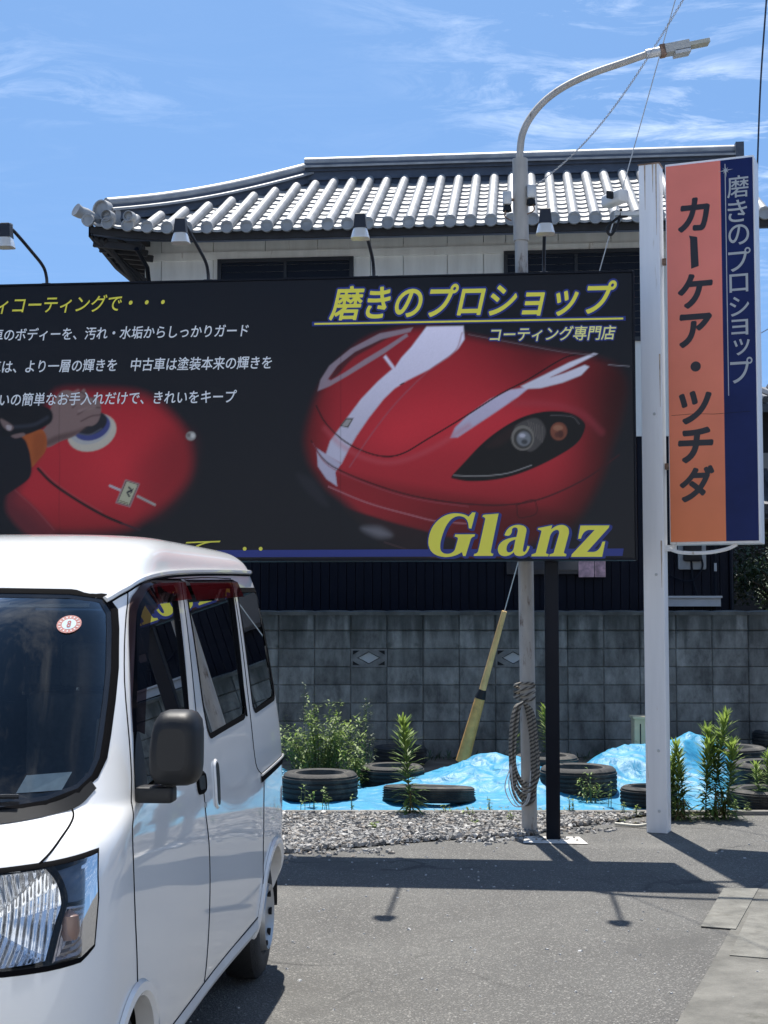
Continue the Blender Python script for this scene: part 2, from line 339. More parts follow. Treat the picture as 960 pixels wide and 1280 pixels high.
# ------------------------------------------------------------------ block wall
WY = 16.0
g = G(); tints = []
def block_tint():
    a_ = random.uniform(.68, 1.2); return (.19 * a_, .195 * a_, .188 * a_)
open_px = [461, 651, 845]; open_x = [aty(p, 804, WY)[0] for p in open_px]
ztop = 1.62; rows = 7; rh = .2; cap = ztop - rows * rh
bw = .4; x0 = open_x[0] - .2 - bw * 18
g2 = G(); tint = []
def addblock(xa, xb, za, zb, yj=0, bev=.009):
    P = [(xa, za), (xb, za), (xb, zb), (xa, zb)]; y0 = WY + yj
    front = [(xa + bev, y0, za + bev), (xb - bev, y0, za + bev), (xb - bev, y0, zb - bev), (xa + bev, y0, zb - bev)]
    rim = [(x_, y0 + bev * 1.3, z_) for x_, z_ in P]; back = [(x_, WY + .12, z_) for x_, z_ in P]
    g2.add(front + rim + back, [(0, 1, 2, 3), (4, 5, 1, 0), (5, 6, 2, 1), (6, 7, 3, 2), (7, 4, 0, 3), (8, 9, 5, 4), (9, 10, 6, 5), (10, 11, 7, 6), (11, 8, 4, 7), (11, 10, 9, 8)])
    c = block_tint(); tint.extend([c] * 12)
openings = []
for r in range(rows):
    zb = ztop - cap - r * rh; za = zb - rh
    off = 0.0
    for k in range(46):
        xa = x0 + k * bw + off; xb = xa + bw
        if r == 1 and any(abs((xa + xb) / 2 - ox) < .19 for ox in open_x): openings.append((xa, xb, za, zb)); continue
        addblock(xa + .001, xb - .001, za + .001, zb - .001, random.uniform(0, .002))
for k in range(46): addblock(x0 + k * bw + .001, x0 + (k + 1) * bw - .001, ztop - cap + .001, ztop - .03 - random.uniform(0, .006), -.008, .012)
def wallmat():
    m = bpy.data.materials.new('concrete_block'); m.use_nodes = True; t = m.node_tree; n = t.nodes; L = t.links; b = n['Principled BSDF']
    at = n.new('ShaderNodeAttribute'); at.attribute_name = 'tint'; tcn = n.new('ShaderNodeTexCoord')
    mp = n.new('ShaderNodeMapping'); mp.inputs['Scale'].default_value = (2.0, 2.0, .95); L.new(tcn.outputs['Object'], mp.inputs[0])
    nz = n.new('ShaderNodeTexNoise'); nz.inputs['Scale'].default_value = 2.2; nz.inputs['Detail'].default_value = 9; nz.inputs['Roughness'].default_value = .7; L.new(mp.outputs[0], nz.inputs['Vector'])
    rp = n.new('ShaderNodeValToRGB'); rp.color_ramp.elements[0].position = .36; rp.color_ramp.elements[1].position = .66; rp.color_ramp.elements[0].color = (.42, .42, .42, 1); rp.color_ramp.elements[1].color = (1.45, 1.45, 1.42, 1); L.new(nz.outputs[0], rp.inputs[0])
    mu = n.new('ShaderNodeMixRGB'); mu.blend_type = 'MULTIPLY'; mu.inputs[0].default_value = 1; L.new(at.outputs['Color'], mu.inputs[1]); L.new(rp.outputs[0], mu.inputs[2])
    n2 = n.new('ShaderNodeTexNoise'); n2.inputs['Scale'].default_value = 7; n2.inputs['Detail'].default_value = 8; L.new(tcn.outputs['Object'], n2.inputs['Vector'])
    r2 = n.new('ShaderNodeValToRGB'); r2.color_ramp.elements[0].position = .60; r2.color_ramp.elements[1].position = .80; L.new(n2.outputs[0], r2.inputs[0])
    m2 = n.new('ShaderNodeMixRGB'); L.new(r2.outputs[0], m2.inputs[0]); L.new(mu.outputs[0], m2.inputs[1]); m2.inputs[2].default_value = (.045, .05, .042, 1)
    # dark run-off stains bleeding down from the coping
    sz = n.new('ShaderNodeSeparateXYZ'); L.new(tcn.outputs['Object'], sz.inputs[0]); mps = n.new('ShaderNodeMapping'); mps.inputs['Scale'].default_value = (5, 5, .35); L.new(tcn.outputs['Object'], mps.inputs[0]); ns = n.new('ShaderNodeTexNoise'); ns.inputs['Scale'].default_value = 1.6; ns.inputs['Detail'].default_value = 6; L.new(mps.outputs[0], ns.inputs['Vector'])
    hz = n.new('ShaderNodeMapRange'); hz.inputs[1].default_value = .75; hz.inputs[2].default_value = 1.62; hz.inputs[3].default_value = -.28; hz.inputs[4].default_value = .22; L.new(sz.outputs[2], hz.inputs[0]); sm = n.new('ShaderNodeMath'); sm.operation = 'ADD'; L.new(ns.outputs[0], sm.inputs[0]); L.new(hz.outputs[0], sm.inputs[1])
    rs = n.new('ShaderNodeValToRGB'); rs.color_ramp.elements[0].position = .50; rs.color_ramp.elements[1].position = .68; rs.color_ramp.elements[1].color = (.72, .72, .72, 1); L.new(sm.outputs[0], rs.inputs[0]); m3 = n.new('ShaderNodeMixRGB'); L.new(rs.outputs[0], m3.inputs[0]); L.new(m2.outputs[0], m3.inputs[1]); m3.inputs[2].default_value = (.038, .042, .038, 1)
    L.new(m3.outputs[0], b.inputs['Base Color']); b.inputs['Roughness'].default_value = .95
    bp = n.new('ShaderNodeBump'); bp.inputs['Strength'].default_value = .4; bp.inputs['Distance'].default_value = .01; n3 = n.new('ShaderNodeTexNoise'); n3.inputs['Scale'].default_value = 90; L.new(tcn.outputs['Object'], n3.inputs['Vector']); L.new(n3.outputs[0], bp.inputs['Height']); L.new(bp.outputs[0], b.inputs['Normal'])
    return m
M_block = wallmat()
wall_root = thing('block_wall', 'grey stained concrete block wall with diamond openwork blocks before the dark house', 'wall', (0, WY, 0))
wo = link('masonry', g2, M_block, wall_root, smooth=0, sub=(0, WY, 0))
ca = wo.data.color_attributes.new('tint', 'FLOAT_COLOR', 'POINT'); ca.data.foreach_set('color', np.c_[np.array(tint), np.ones(len(tint))].ravel())
g = G(); x1 = x0 + 46 * bw                            # wavy capping course
def capf(u, v):
    x_ = x0 + (x1 - x0) * u; ph = ((x_ - x0) % bw) / bw
    zt = ztop - .008 + .008 * abs(sin(pi * ph)) ** .5
    y_ = [-.02, -.02, .05, .14, .14][int(round(v * 4))]; z_ = [ztop - .05, zt - .01, zt + .005, zt - .01, ztop - .05][int(round(v * 4))]
    return (x_, y_, z_)
g.grid(capf, 46 * 10, 4); oc = link('coping', g, pm('coping_mortar', (.09, .092, .085), .95, var=.5, vscale=4, bump=.3), wall_root)
M_pale = pm('pale_fill', (.40, .42, .43), .7, var=.05)
for (xa, xb, za, zb) in openings:
    g = G(); cx0, cz0 = (xa + xb) / 2, (za + zb) / 2; W2, H2 = (xb - xa) / 2, (zb - za) / 2
    n = 24; outer = []; inner = []
    for k in range(n):
        a_ = 2 * pi * k / n; c_, s_ = cos(a_), sin(a_); m_ = max(abs(c_) / 1, abs(s_) / 1); outer.append((c_ / m_ * W2, s_ / m_ * H2))
        d_ = abs(c_) ** 1.0 + abs(s_) ** 1.0; inner.append((c_ / d_ * W2 * .58, s_ / d_ * H2 * .62))
    P = [(cx0 + x_, 0, cz0 + z_) for x_, z_ in outer] + [(cx0 + x_ * 1.12, 0.002, cz0 + z_ * 1.15) for x_, z_ in inner] + [(cx0 + x_, .10, cz0 + z_) for x_, z_ in inner]
    F = [(i, (i + 1) % n, n + (i + 1) % n, n + i) for i in range(n)] + [(n + i, n + (i + 1) % n, 2 * n + (i + 1) % n, 2 * n + i) for i in range(n)]
    g.add(P, F); ob = link('openwork_block', g, pm('openwork_concrete', (.15, .152, .147), .95, var=.4, vscale=9, bump=.4, bscale=80), wall_root, smooth=0)
    g = G(); P = [(cx0 + x_ * .98, .03, cz0 + z_ * .98) for x_, z_ in inner]; g.add(P, [tuple(range(n))]); link('diamond_infill', g, M_pale, ob, smooth=0)
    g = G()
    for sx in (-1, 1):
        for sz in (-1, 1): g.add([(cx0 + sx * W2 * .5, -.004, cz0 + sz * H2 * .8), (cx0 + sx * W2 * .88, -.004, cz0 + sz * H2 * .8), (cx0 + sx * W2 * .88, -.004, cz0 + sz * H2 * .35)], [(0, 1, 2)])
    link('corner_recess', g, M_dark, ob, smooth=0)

# ------------------------------------------------------------------ house with tiled roof (local frame: u along eave, d back, z up)
HA = R(5.5)
house = thing('tiled_house', 'two-storey house with silver tiled roof, white upper wall and black lower cladding', 'house', (0, 17.2, 0), -HA)
UL, UR, DR, ZE, SL = -3.72, 4.62, 2.62, 6.30, .5
UH = -1.32                                            # ridge's left end
def upturn(u, d):
    k = max(0., (-u - 2.3) / 1.4); return .13 * k * k * max(0., 1 - d / 1.2)
def zr(u, d): return ZE + SL * d + .02 * (d / DR) ** 2 + upturn(u, d)
def dmax(u): return min(DR, max(0.0, (u - UL) * DR / (UH - UL)))
def tilemat():
    m = bpy.data.materials.new('glazed_roof_tile'); m.use_nodes = True; t = m.node_tree; n = t.nodes; L = t.links; b = n['Principled BSDF']
    tcn = n.new('ShaderNodeTexCoord'); nz = n.new('ShaderNodeTexNoise'); nz.inputs['Scale'].default_value = 4.5; nz.inputs['Detail'].default_value = 7; L.new(tcn.outputs['Object'], nz.inputs['Vector'])
    rp = n.new('ShaderNodeValToRGB'); rp.color_ramp.elements[0].position = .3; rp.color_ramp.elements[1].position = .72; rp.color_ramp.elements[0].color = (.24, .245, .25, 1); rp.color_ramp.elements[1].color = (.42, .42, .415, 1); L.new(nz.outputs[0], rp.inputs[0]); L.new(rp.outputs[0], b.inputs['Base Color'])
    b.inputs['Roughness'].default_value = .47; b.inputs['Specular IOR Level'].default_value = .65
    bp = n.new('ShaderNodeBump'); bp.inputs['Strength'].default_value = .15; bp.inputs['Distance'].default_value = .01; n3 = n.new('ShaderNodeTexNoise'); n3.inputs['Scale'].default_value = 50; L.new(tcn.outputs['Object'], n3.inputs['Vector']); L.new(n3.outputs[0], bp.inputs['Height']); L.new(bp.outputs[0], b.inputs['Normal'])
    return m
M_tile = tilemat()
M_tiledark = pm('ridge_tile', (.075, .088, .115), .5, .1, var=.2, vscale=6, bump=.1)
PITCHU = .2475
# substrate slopes (front, left, back)
g = G()
def slab(pts):
    n = len(pts); lo = [(p[0], p[1], p[2] - .10) for p in pts]
    g.add(list(pts) + lo, [tuple(range(n)), tuple(range(2 * n - 1, n - 1, -1))] + [(i, i + n, (i + 1) % n + n, (i + 1) % n) for i in range(n)])
zT = zr(0, DR) - .06
front = [(UL + .06, 0.05, zr(UL, 0) - .07), (UL + .55, .05, zr(UL + .55, 0) - .07), (UL + 1.4, .05, ZE - .06), (UR, 0.05, ZE - .06), (UR, DR, zT), (UH, DR, zT)]
slab(front)
slab([(UL + .06, .05, zr(UL, 0) - .07), (UH, DR, zT), (UL + .06, 2 * DR, zr(UL, 0) - .07)])
slab([(UH, DR, zT), (UR, DR, zT), (UR, 2 * DR, ZE - .06), (UL + .06, 2 * DR, ZE - .0)])
roof = link('roof', g, M_tiledark, house, smooth=0)
# pan tiles in stepped courses
g = G(); COURSE = .262
cs = cos(math.atan(SL)); 
k0 = int((UL - .1) / PITCHU)
ucs = [.06 + PITCHU * k for k in range(-16, 19)]
ucs = [u for u in ucs if UL + .02 < u < UR + .02]
for u in ucs[:-1]:
    ua, ub = u, min(u + PITCHU, UR); uc = (ua + ub) / 2
    dm = dmax(uc) - .02; nC = int(math.ceil((dm + .04) / (COURSE * cs)))
    for c in range(nC):
        d0 = -.06 + c * COURSE * cs; d1 = min(d0 + COURSE * cs + .05, max(dm, d0 + .05))
        jit = random.uniform(-.004, .004)
        def pf(s, t):
            uu = ua + (ub - ua) * s; sag = -.035 * (1 - (2 * s - 1) ** 2)
            dd = d0 if t < .3 else d0 + (d1 - d0) * (t - 1 / 3) * 1.5
            zz = zr(uu, dd) + sag + (.030 if t > .3 else .0) * (1 - max(0, t - 1 / 3) * 1.25) + jit
            return (uu, dd, zz)
        g.grid(pf, 6, 3)
link('pan_tiles', g, M_tile, roof, smooth=50)
# round cover tiles running down the slope
g = G()
for i, u in enumerate(ucs):
    dm = dmax(u) - (.10 if u > UH + .3 else .30)
    if dm < .12: dm = .12
    r_ = .063 if u < UR - .1 else .068
    nseg = max(2, int(dm / .235)); P = []; rs = []
    jit = random.uniform(-.006, .006)
    for k in range(nseg):
        for e in (0.02, .98):
            dd = -.085 + (dm + .085) * (k + e) / nseg; P.append((u + jit, dd, zr(u, dd) + .035)); rs.append(r_ * (1.03 if e < .5 else .985))
    g.tube(P, rs, 14)
    p = P[0]                                           # round end tile with rim
    g.lathe([(0, -.012), (r_ * .92, -.012), (r_ * .95, -.024), (r_ * 1.22, -.024), (r_ * 1.24, .02), (r_ * 1.0, .05)], 18, (p[0], p[1], p[2] - .004), 'y')
link('cover_tiles', g, M_tile, roof, smooth=40)
# ridge and hip piles: stepped layers with round caps
def pile(path, layers, w0, capr, name, h=.072):
    g = G(); gc = G()
    for L_ in range(layers):
        wv = w0 * (1.12 if L_ % 2 == 0 else .92); z0 = L_ * h; z1 = z0 + h
        P = []; n = len(path)
        for i, p in enumerate(path):
            t = np.array(path[min(i + 1, n - 1)]) - np.array(path[max(i - 1, 0)]); t = np.array([t[0], t[1], 0]); t /= np.linalg.norm(t); s_ = np.array([-t[1], t[0], 0])
            P += [np.array(p) - s_ * wv + [0, 0, z0], np.array(p) + s_ * wv + [0, 0, z0], np.array(p) + s_ * wv * .94 + [0, 0, z1], np.array(p) - s_ * wv * .94 + [0, 0, z1]]
        F = []
        for i in range(n - 1):
            for k in range(4): F.append((4 * i + k, 4 * i + (k + 1) % 4, 4 * i + 4 + (k + 1) % 4, 4 * i + 4 + k))
        F += [(3, 2, 1, 0), (4 * n - 4, 4 * n - 3, 4 * n - 2, 4 * n - 1)]
        g.add(P, F)
    o = link(name, g, M_tiledark, roof, smooth=0)
    top = layers * h
    gc.tube([np.array(p) + [0, 0, top + .03] for p in path], capr, 16)
    P = []                                             # broad sloping tile below the cap
    for off in (-1, 1):
        q = []
        for i, p in enumerate(path):
            t = np.array(path[min(i + 1, len(path) - 1)]) - np.array(path[max(i - 1, 0)]); t = np.array([t[0], t[1], 0]); t /= np.linalg.norm(t); s_ = np.array([-t[1], t[0], 0])
            q.append((np.array(p) + s_ * off * .0 + [0, 0, top], np.array(p) + s_ * off * w0 * 1.45 + [0, 0, top - .055], np.array(p) + s_ * off * w0 * 1.45 + [0, 0, top - .085]))
        V = [v for tr in q for v in tr]; gc.add(V, [f for i in range(len(q) - 1) for f in ((3 * i, 3 * i + 1, 3 * i + 4, 3 * i + 3), (3 * i + 1, 3 * i + 2, 3 * i + 5, 3 * i + 4))])
    link(name + '_cap', gc, M_tile, roof, smooth=40)
zrd = zr(0, DR) - .14
pile([(UH - .05, DR, zrd), (UR - 0.02, DR, zrd)], 6, .13, .080, 'ridge', .064)
hp = []
for k in range(13):
    t = k / 12; u = UL + .22 + (UH - UL - .22) * t; d = .18 + (DR - .18) * t
    sag = -.05 * sin(pi * t)
    hp.append((u, d, ZE + SL * d + .02 * (d / DR) ** 2 + .09 * (1 - t) ** 3 - .015 + sag * .7))
pile(hp, 4, .10, .075, 'hip', .050)
# ornamental end tiles
g = G(); p = hp[0]
tv = np.array([UL - UH, -DR, 0]); tv /= np.linalg.norm(tv); ang = math.atan2(tv[1], tv[0])
def disc(g, c, r, th, ang, rim=.16):
    q = G(); q.lathe([(0, th * .6), (r * (1 - rim) * .5, th * .75), (r * (1 - rim), th * .6), (r * (1 - rim * .8), th), (r, th), (r * 1.03, 0), (0, 0)], 24, (0, 0, 0), 'x')
    V = [(x * cos(ang) - y * sin(ang) + c[0], x * sin(ang) + y * cos(ang) + c[1], z + c[2]) for x, y, z in q.v]; g.add(V, q.f)
disc(g, (p[0] + tv[0] * .02, p[1] + tv[1] * .02, p[2] + .13), .125, .10, R(-112))
g.box((p[0] + tv[0] * -.05, p[1] + tv[1] * -.05, p[2] + .06), (.10, .26, .20), R(-112))
g.tube([(p[0] - .05, p[1] + .1, p[2] - .02), (UL + .02, -.02, zr(UL, 0) + .08), (UL - .04, -.06, zr(UL, 0) + .09), (UL - .085, -.11, zr(UL, 0) + .115)], [.07, .072, .076, .085], 16)
disc(g, (p[0] + .10, p[1] - .18, p[2] + .0), .075, .12, -pi / 2 - .2)
link('ornamental_end_tile', g, M_tile, roof, smooth=40)
g = G(); disc(g, (p[0] + .38, p[1] - .22, p[2] - .02), .068, .1, -pi / 2 - .2)
link('ornamental_end_tile', g, M_tile, roof, smooth=40)
g = G(); g.box((UR + .0, DR - .02, zrd + .25), (.11, .34, .46)); link('ornamental_end_tile', g, M_tiledark, roof, smooth=0)
# eaves: fascia, soffit and rafters
M_eave = pm('dark_eave_timber', (.028, .028, .032), .7, var=.3, vscale=8)
g = G()
n = 40; P = []
for k in range(n + 1):
    u = UL + .06 + (UR - UL - .06) * k / n; P += [(u, .02, zr(u, 0) - .05), (u, .02, zr(u, 0) - .135), (u, .06, zr(u, 0) - .135), (u, .06, zr(u, 0) - .05)]
g.add(P, [(4 * i + a_, 4 * i + (a_ + 1) % 4, 4 * i + 4 + (a_ + 1) % 4, 4 * i + 4 + a_) for i in range(n) for a_ in range(4)])
P = []
for k in range(n + 1):
    d = .02 + 5.2 * k / n; zz = zr(UL, 0) * (1 - min(1, d / 1.2)) + (ZE) * min(1, d / 1.2)
    P += [(UL + .04, d, zz - .04), (UL + .04, d, zz - .19), (UL + .09, d, zz - .19), (UL + .09, d, zz - .04)]
g.add(P, [(4 * i + a_, 4 * i + (a_ + 1) % 4, 4 * i + 4 + (a_ + 1) % 4, 4 * i + 4 + a_) for i in range(n) for a_ in range(4)])
link('fascia', g, M_eave, house, smooth=0)
g = G()
u = UL + .25
while u < UL + .6: g.box((u, .5, ZE + .02 + upturn(u, .4) + .0), (.06, .86, .06)); u += .31
d = .2
while d < 5.2: g.box((UL + .36, d, ZE - .14), (.62, .055, .08), 0, 1, .12); d += .27
for k in range(3): g.tube([(UL + .1 + .05 * k, .06 + .05 * k, zr(UL, 0) - .20), (-3.2, .9, ZE - .42 - .1 * k)], .035, 6)
link('rafters', g, M_eave, house, smooth=0)
g = G(); g.tube(cr([(UL + .30, 1.3, ZE - .18), (UL + .26, 1.25, ZE - .40), (UL + .34, 1.1, ZE - .62), (-3.24, .97, ZE - .68)], 6), .03, 8)
g.tube([(UL + .62, .12, ZE - .2), (UL + .66, .5, ZE - .35), (-3.1, .86, ZE - .75)], .03, 8)
link('downpipe', g, M_post, house)
# walls
M_wall = pm('white_board_wall', (.78, .78, .75), .7, var=.10, vscale=2.5, dark=(.26, .19, .13), dscale=3.0, damt=-.03, stretch=(2.6, 2.6, .45))
ZM = 3.78
g = G(); uL, uR = -3.2, 4.23
edges = [uL, -2.98, -2.30, -1.62, -.94, -.26, .16, .72, 1.18, 1.46, 2.12, 2.78, 3.3, 3.76, uR]
for i in range(len(edges) - 1):
    a_, b_ = edges[i] + .004, edges[i + 1] - .004
    g.box(((a_ + b_) / 2, .92, (ZM + ZE) / 2 + .13), (b_ - a_, .04, ZE - ZM + .26))
g.box(((uL + uR) / 2, 2.68, (ZM + ZE) / 2), (uR - uL, 3.46, ZE - ZM - .02))
upper = link('upper_wall', g, M_wall, house, smooth=0)
g = G()
for a_, b_ in ((UL + .4, uR),): g.box((.5, .885, ZE - .125), (uR - uL - .02, .03, .10))
link('frieze_board', g, M_wall, house, smooth=0)
M_siding = pm('black_siding', (.004, .006, .014), .55, var=.2, vscale=3, spec=.15)
g = G(); k = uL
while k < uR - .01: 
    wv = min(.11, uR - k); g.box((k + wv / 2, .935, ZM / 2), (wv - .008, .05, ZM - .01)); k += .11
g.box(((uL + uR) / 2, 2.69, ZM / 2), (uR - uL, 3.46, ZM - .012))
link('lower_wall', g, M_siding, house, smooth=0)
M_winframe = pm('dark_window_frame', (.02, .023, .03), .4)
M_shutter = pm('dark_shutter', (.007, .012, .024), .5, var=.1, spec=.2)
for (ua, ub, za, zb) in ((-2.21, -.50, 4.9, 6.10), (1.46, 3.22, 5.0, 6.12)):
    g = G(); t = .05; zc0 = (za + zb) / 2; uc = (ua + ub) / 2
    for c, s_ in (((uc, .885, zb), (ub - ua, .07, t)), ((uc, .885, za), (ub - ua, .07, t)), ((ua, .885, zc0), (t, .07, zb - za + t)), ((ub, .885, zc0), (t, .07, zb - za + t)), ((uc, .89, zc0), (t * .8, .05, zb - za))): g.box(c, s_)
    wn = link('window', g, M_winframe, house, smooth=0)
    g = G(); z = za
    while z < zb - .03: g.box((uc, .893, z + .045), (ub - ua - .05, .02, .083)); z += .088
    link('shutter', g, M_shutter, wn, smooth=0)
# right hand lower bay beside the sign: framed panes and ledge seen between the posts
g = G(); g.box((2.05, .87, 2.32), (1.2, .06, .5)); fb = link('window', g, M_winframe, house, smooth=0)
g = G(); g.box((2.05, .83, 2.32), (1.1, .02, .40)); link('pane', g, pm('window_pane_dark', (.05, .055, .065), .12), fb, smooth=0)
p = aty(745, 711, 17.9); 
g = G(); g.box((2.43, .815, 2.16), (.19, .012, .26)); g.box((2.60, .815, 2.16), (.13, .012, .26))
o = link('poster', g, pm('faded_pink_poster', (.52, .33, .36), .7, var=.45, vscale=14), house, smooth=0); o['label'] = 'faded pink poster'
g = G(); g.box((3.66, .80, 1.72), (.76, .2, .10)); g.box((3.66, .79, 1.785), (.79, .24, .025)); link('ledge', g, pm('grey_ledge', (.5, .5, .5), .7, var=.1), house, smooth=0)
g = G(); g.tube([(4.19, .87, 6.0), (4.19, .87, 1.2)], .022, 8); g.tube([(4.0, .86, 3.2), (4.0, .86, 1.3)], .014, 6); link('conduit', g, M_post, house)
g = G(); g.box((4.0, .85, 2.15), (.03, .03, .1)); link('conduit_joint', g, M_pale, house, smooth=0)
# electricity meter: board, body, glass
g = G(); g.rbox((3.72, .86, 2.43), (.34, .05, .62), .02, axis='y'); mb = link('meter_board', g, pm('meter_board', (.30, .31, .31), .7, var=.1), house)
g = G(); g.rbox((3.72, .81, 2.36), (.22, .09, .28), .03, axis='y'); link('meter_box', g, M_black, mb)
g = G(); g.tube(cr([(3.80, .83, 2.36), (3.84, .82, 2.15), (3.70, .82, 1.98), (3.45, .83, 2.05), (3.2, .84, 2.25)], 8), .012, 6); g.tube([(3.70, .83, 2.36), (3.72, .83, 2.0), (3.8, .84, 1.7)], .015, 6); link('meter_cable', g, M_post, mb)

# ------------------------------------------------------------------ unseen forecourt and shop front, added behind the viewer to bounce sunlight
g = G(); g.grid(lambda u, v: (-16 + 32 * u, -6.4 + 8.0 * v, .005), 4, 4)
tag(link('bounce_pavement', g, pm('bounce_concrete', (.54, .54, .53), .9, var=.12, vscale=1.5, bump=.2, bscale=60, dark=(.28, .27, .25), dscale=.8, damt=.02), smooth=0), kind='structure')
shop = thing('bounce_building', 'unseen pale shop front added behind the viewer to bounce sunlight onto shaded faces', 'building', (0, -6.4, 0))
M_render = pm('bounce_render', (.78, .80, .82), .8, var=.06, vscale=1.2, bump=.1)
g = G(); g.box((0, -3, 3.4), (24, 6, 6.8)); link('wall', g, M_render, shop, smooth=0)
g = G(); g.box((0, -3, 6.86), (24.4, 6.4, .14)); link('roof', g, M_galvlight, shop, smooth=0)
M_shopglass = pm('shop_glass', (.02, .025, .03), .05)
for x_, z_, w_, h_ in ((-8, 4.9, 2.2, 1.2), (-3, 4.9, 2.2, 1.2), (3, 4.9, 2.2, 1.2), (8, 4.9, 2.2, 1.2), (6.5, 1.4, 5.0, 2.2)):
    g = G()
    for c, s_ in (((x_, .03, z_ + h_ / 2), (w_ + .1, .08, .07)), ((x_, .03, z_ - h_ / 2), (w_ + .1, .10, .07)), ((x_ - w_ / 2, .03, z_), (.07, .08, h_ - .08)), ((x_ + w_ / 2, .03, z_), (.07, .08, h_ - .08)), ((x_, .03, z_), (.05, .06, h_ - .08))): g.box(c, s_)
    wn = link('window', g, M_galvlight, shop, smooth=0); g = G(); g.box((x_, .012, z_), (w_ - .08, .02, h_ - .08)); link('pane', g, M_shopglass, wn, smooth=0)
for x_ in (-7.5, -2.2):
    g = G()
    for k in range(9): g.box((x_, .03, .18 + .32 * k), (4.2, .05, .30))
    link('roller_door', g, M_galvlight, shop, smooth=0)

# ------------------------------------------------------------------ big signboard
BA = R(5.6); BN = np.array([-sin(BA), -cos(BA), 0]); BU = np.array([cos(BA), -sin(BA), 0])
BP = gnd(692, 1052) + BN * .09                        # front face passes just in front of the post
TR = hit(793, 337.5, BP, BN)
ZT, ZB = TR[2], hit(795, 700.5, BP, BN)[2]
BW = 6.1                                              # board width; its left end lies beyond the frame
board = thing('billboard', 'wide black shop signboard with red car pictures, yellow lettering and black post', 'signboard', (TR[0], TR[1], 0), -BA)
def bp(px, py):                                       # photo point on the board -> board coordinates (u from its right edge, z)
    h = hit(px, py, BP, BN); return float((h - TR) @ BU), float(h[2])
g = G(); g.rbox((-BW / 2, .075, (ZT + ZB) / 2), (BW, .14, ZT - ZB), .012, axis='y'); link('panel', g, M_navy, board)
g = G(); 
for c, s_ in (((-BW / 2, -.001, ZT - .008), (BW - .03, .012, .012)), ((-BW / 2, -.001, ZB + .008), (BW - .03, .012, .012)), ((-.008, -.001, (ZT + ZB) / 2), (.012, .012, ZT - ZB - .03))): g.box(c, s_)
link('frame', g, M_post, board, smooth=0)
pu = float((gnd(692, 1052) - TR) @ BU)
for k, uu in enumerate((pu, pu - 4.9)):
    g = G(); g.rbox((uu, .20, (ZT - .1) / 2), (.10, .10, ZT - .1), .008); link('post', g, M_post, board)
for k in range(5):
    g = G(); g.box((-.6 - 1.2 * k, .165, (ZT + ZB) / 2), (.05, .04, ZT - ZB - .08)); link('stiffener', g, M_post, board, smooth=0)
# --- printed picture: a fine mesh whose points carry the colours of the print
u0, u1 = -4.95, -.02; NU, NZ = 620, 256
uu = np.linspace(u0, u1, NU + 1); zz = np.linspace(ZB + .02, ZT - .02, NZ + 1)
UU, ZZ = np.meshgrid(uu, zz, indexing='ij'); UU = UU.ravel(); ZZ = ZZ.ravel()
W3 = TR[None] + UU[:, None] * BU[None]; W3 = np.c_[W3[:, :2], ZZ]
dd = W3 - _C; ww = dd @ _fw; AX = 480 + FPX * (dd @ _rt) / ww; AY = 640 - FPX * (dd @ _up) / ww      # artwork coordinates of every mesh point
COLR = np.tile(np.array([.0070, .0085, .0135]), (len(AX), 1))
def sdf(poly):
    P = np.array(poly, float); n = len(P); d2 = np.full(len(AX), 1e9); ins = np.zeros(len(AX), bool)
    for i in range(n):
        a_, b_ = P[i], P[(i + 1) % n]; e = b_ - a_; wx, wy = AX - a_[0], AY - a_[1]
        t = np.clip((wx * e[0] + wy * e[1]) / (e @ e + 1e-9), 0, 1); d2 = np.minimum(d2, (wx - e[0] * t) ** 2 + (wy - e[1] * t) ** 2)
        c = ((a_[1] > AY) != (b_[1] > AY)); ins ^= c & (AX < e[0] * (AY - a_[1]) / (e[1] if e[1] else 1e-9) + a_[0])
    d = np.sqrt(d2); return np.where(ins, -d, d)
def ldist(pts):
    P = np.array(pts, float); d2 = np.full(len(AX), 1e9)
    for i in range(len(P) - 1):
        a_, b_ = P[i], P[i + 1]; e = b_ - a_; wx, wy = AX - a_[0], AY - a_[1]
        t = np.clip((wx * e[0] + wy * e[1]) / (e @ e + 1e-9), 0, 1); d2 = np.minimum(d2, (wx - e[0] * t) ** 2 + (wy - e[1] * t) ** 2)
    return np.sqrt(d2)
def paint(mask, c):
    global COLR
    c = np.array(c) if not isinstance(c, np.ndarray) or c.ndim == 1 else c
    COLR = COLR * (1 - mask[:, None]) + c * mask[:, None]
def ss(x, e0, e1): t = np.clip((x - e0) / (e1 - e0), 0, 1); return t * t * (3 - 2 * t)
def fill(poly, c, soft=.8, op=1., curve=True, mask=None):
    if curve: poly = cr(poly, 6, True)
    m = (1 - ss(sdf(poly), -soft, soft)) * op
    if mask is not None: m = m * mask
    paint(m, c)
def stroke(pts, wd, c, soft=.7, op=1., mask=None):
    m = (1 - ss(ldist(cr(pts, 6)), wd / 2 - soft * .5, wd / 2 + soft)) * op
    if mask is not None: m = m * mask
    paint(m, c)
c4 = lambda pts: [(380 + x / 2.286, 330 + y / 2.286) for x, y in pts]
cL = lambda pts: [(x / 3.556, 460 + y / 3.556) for x, y in pts]
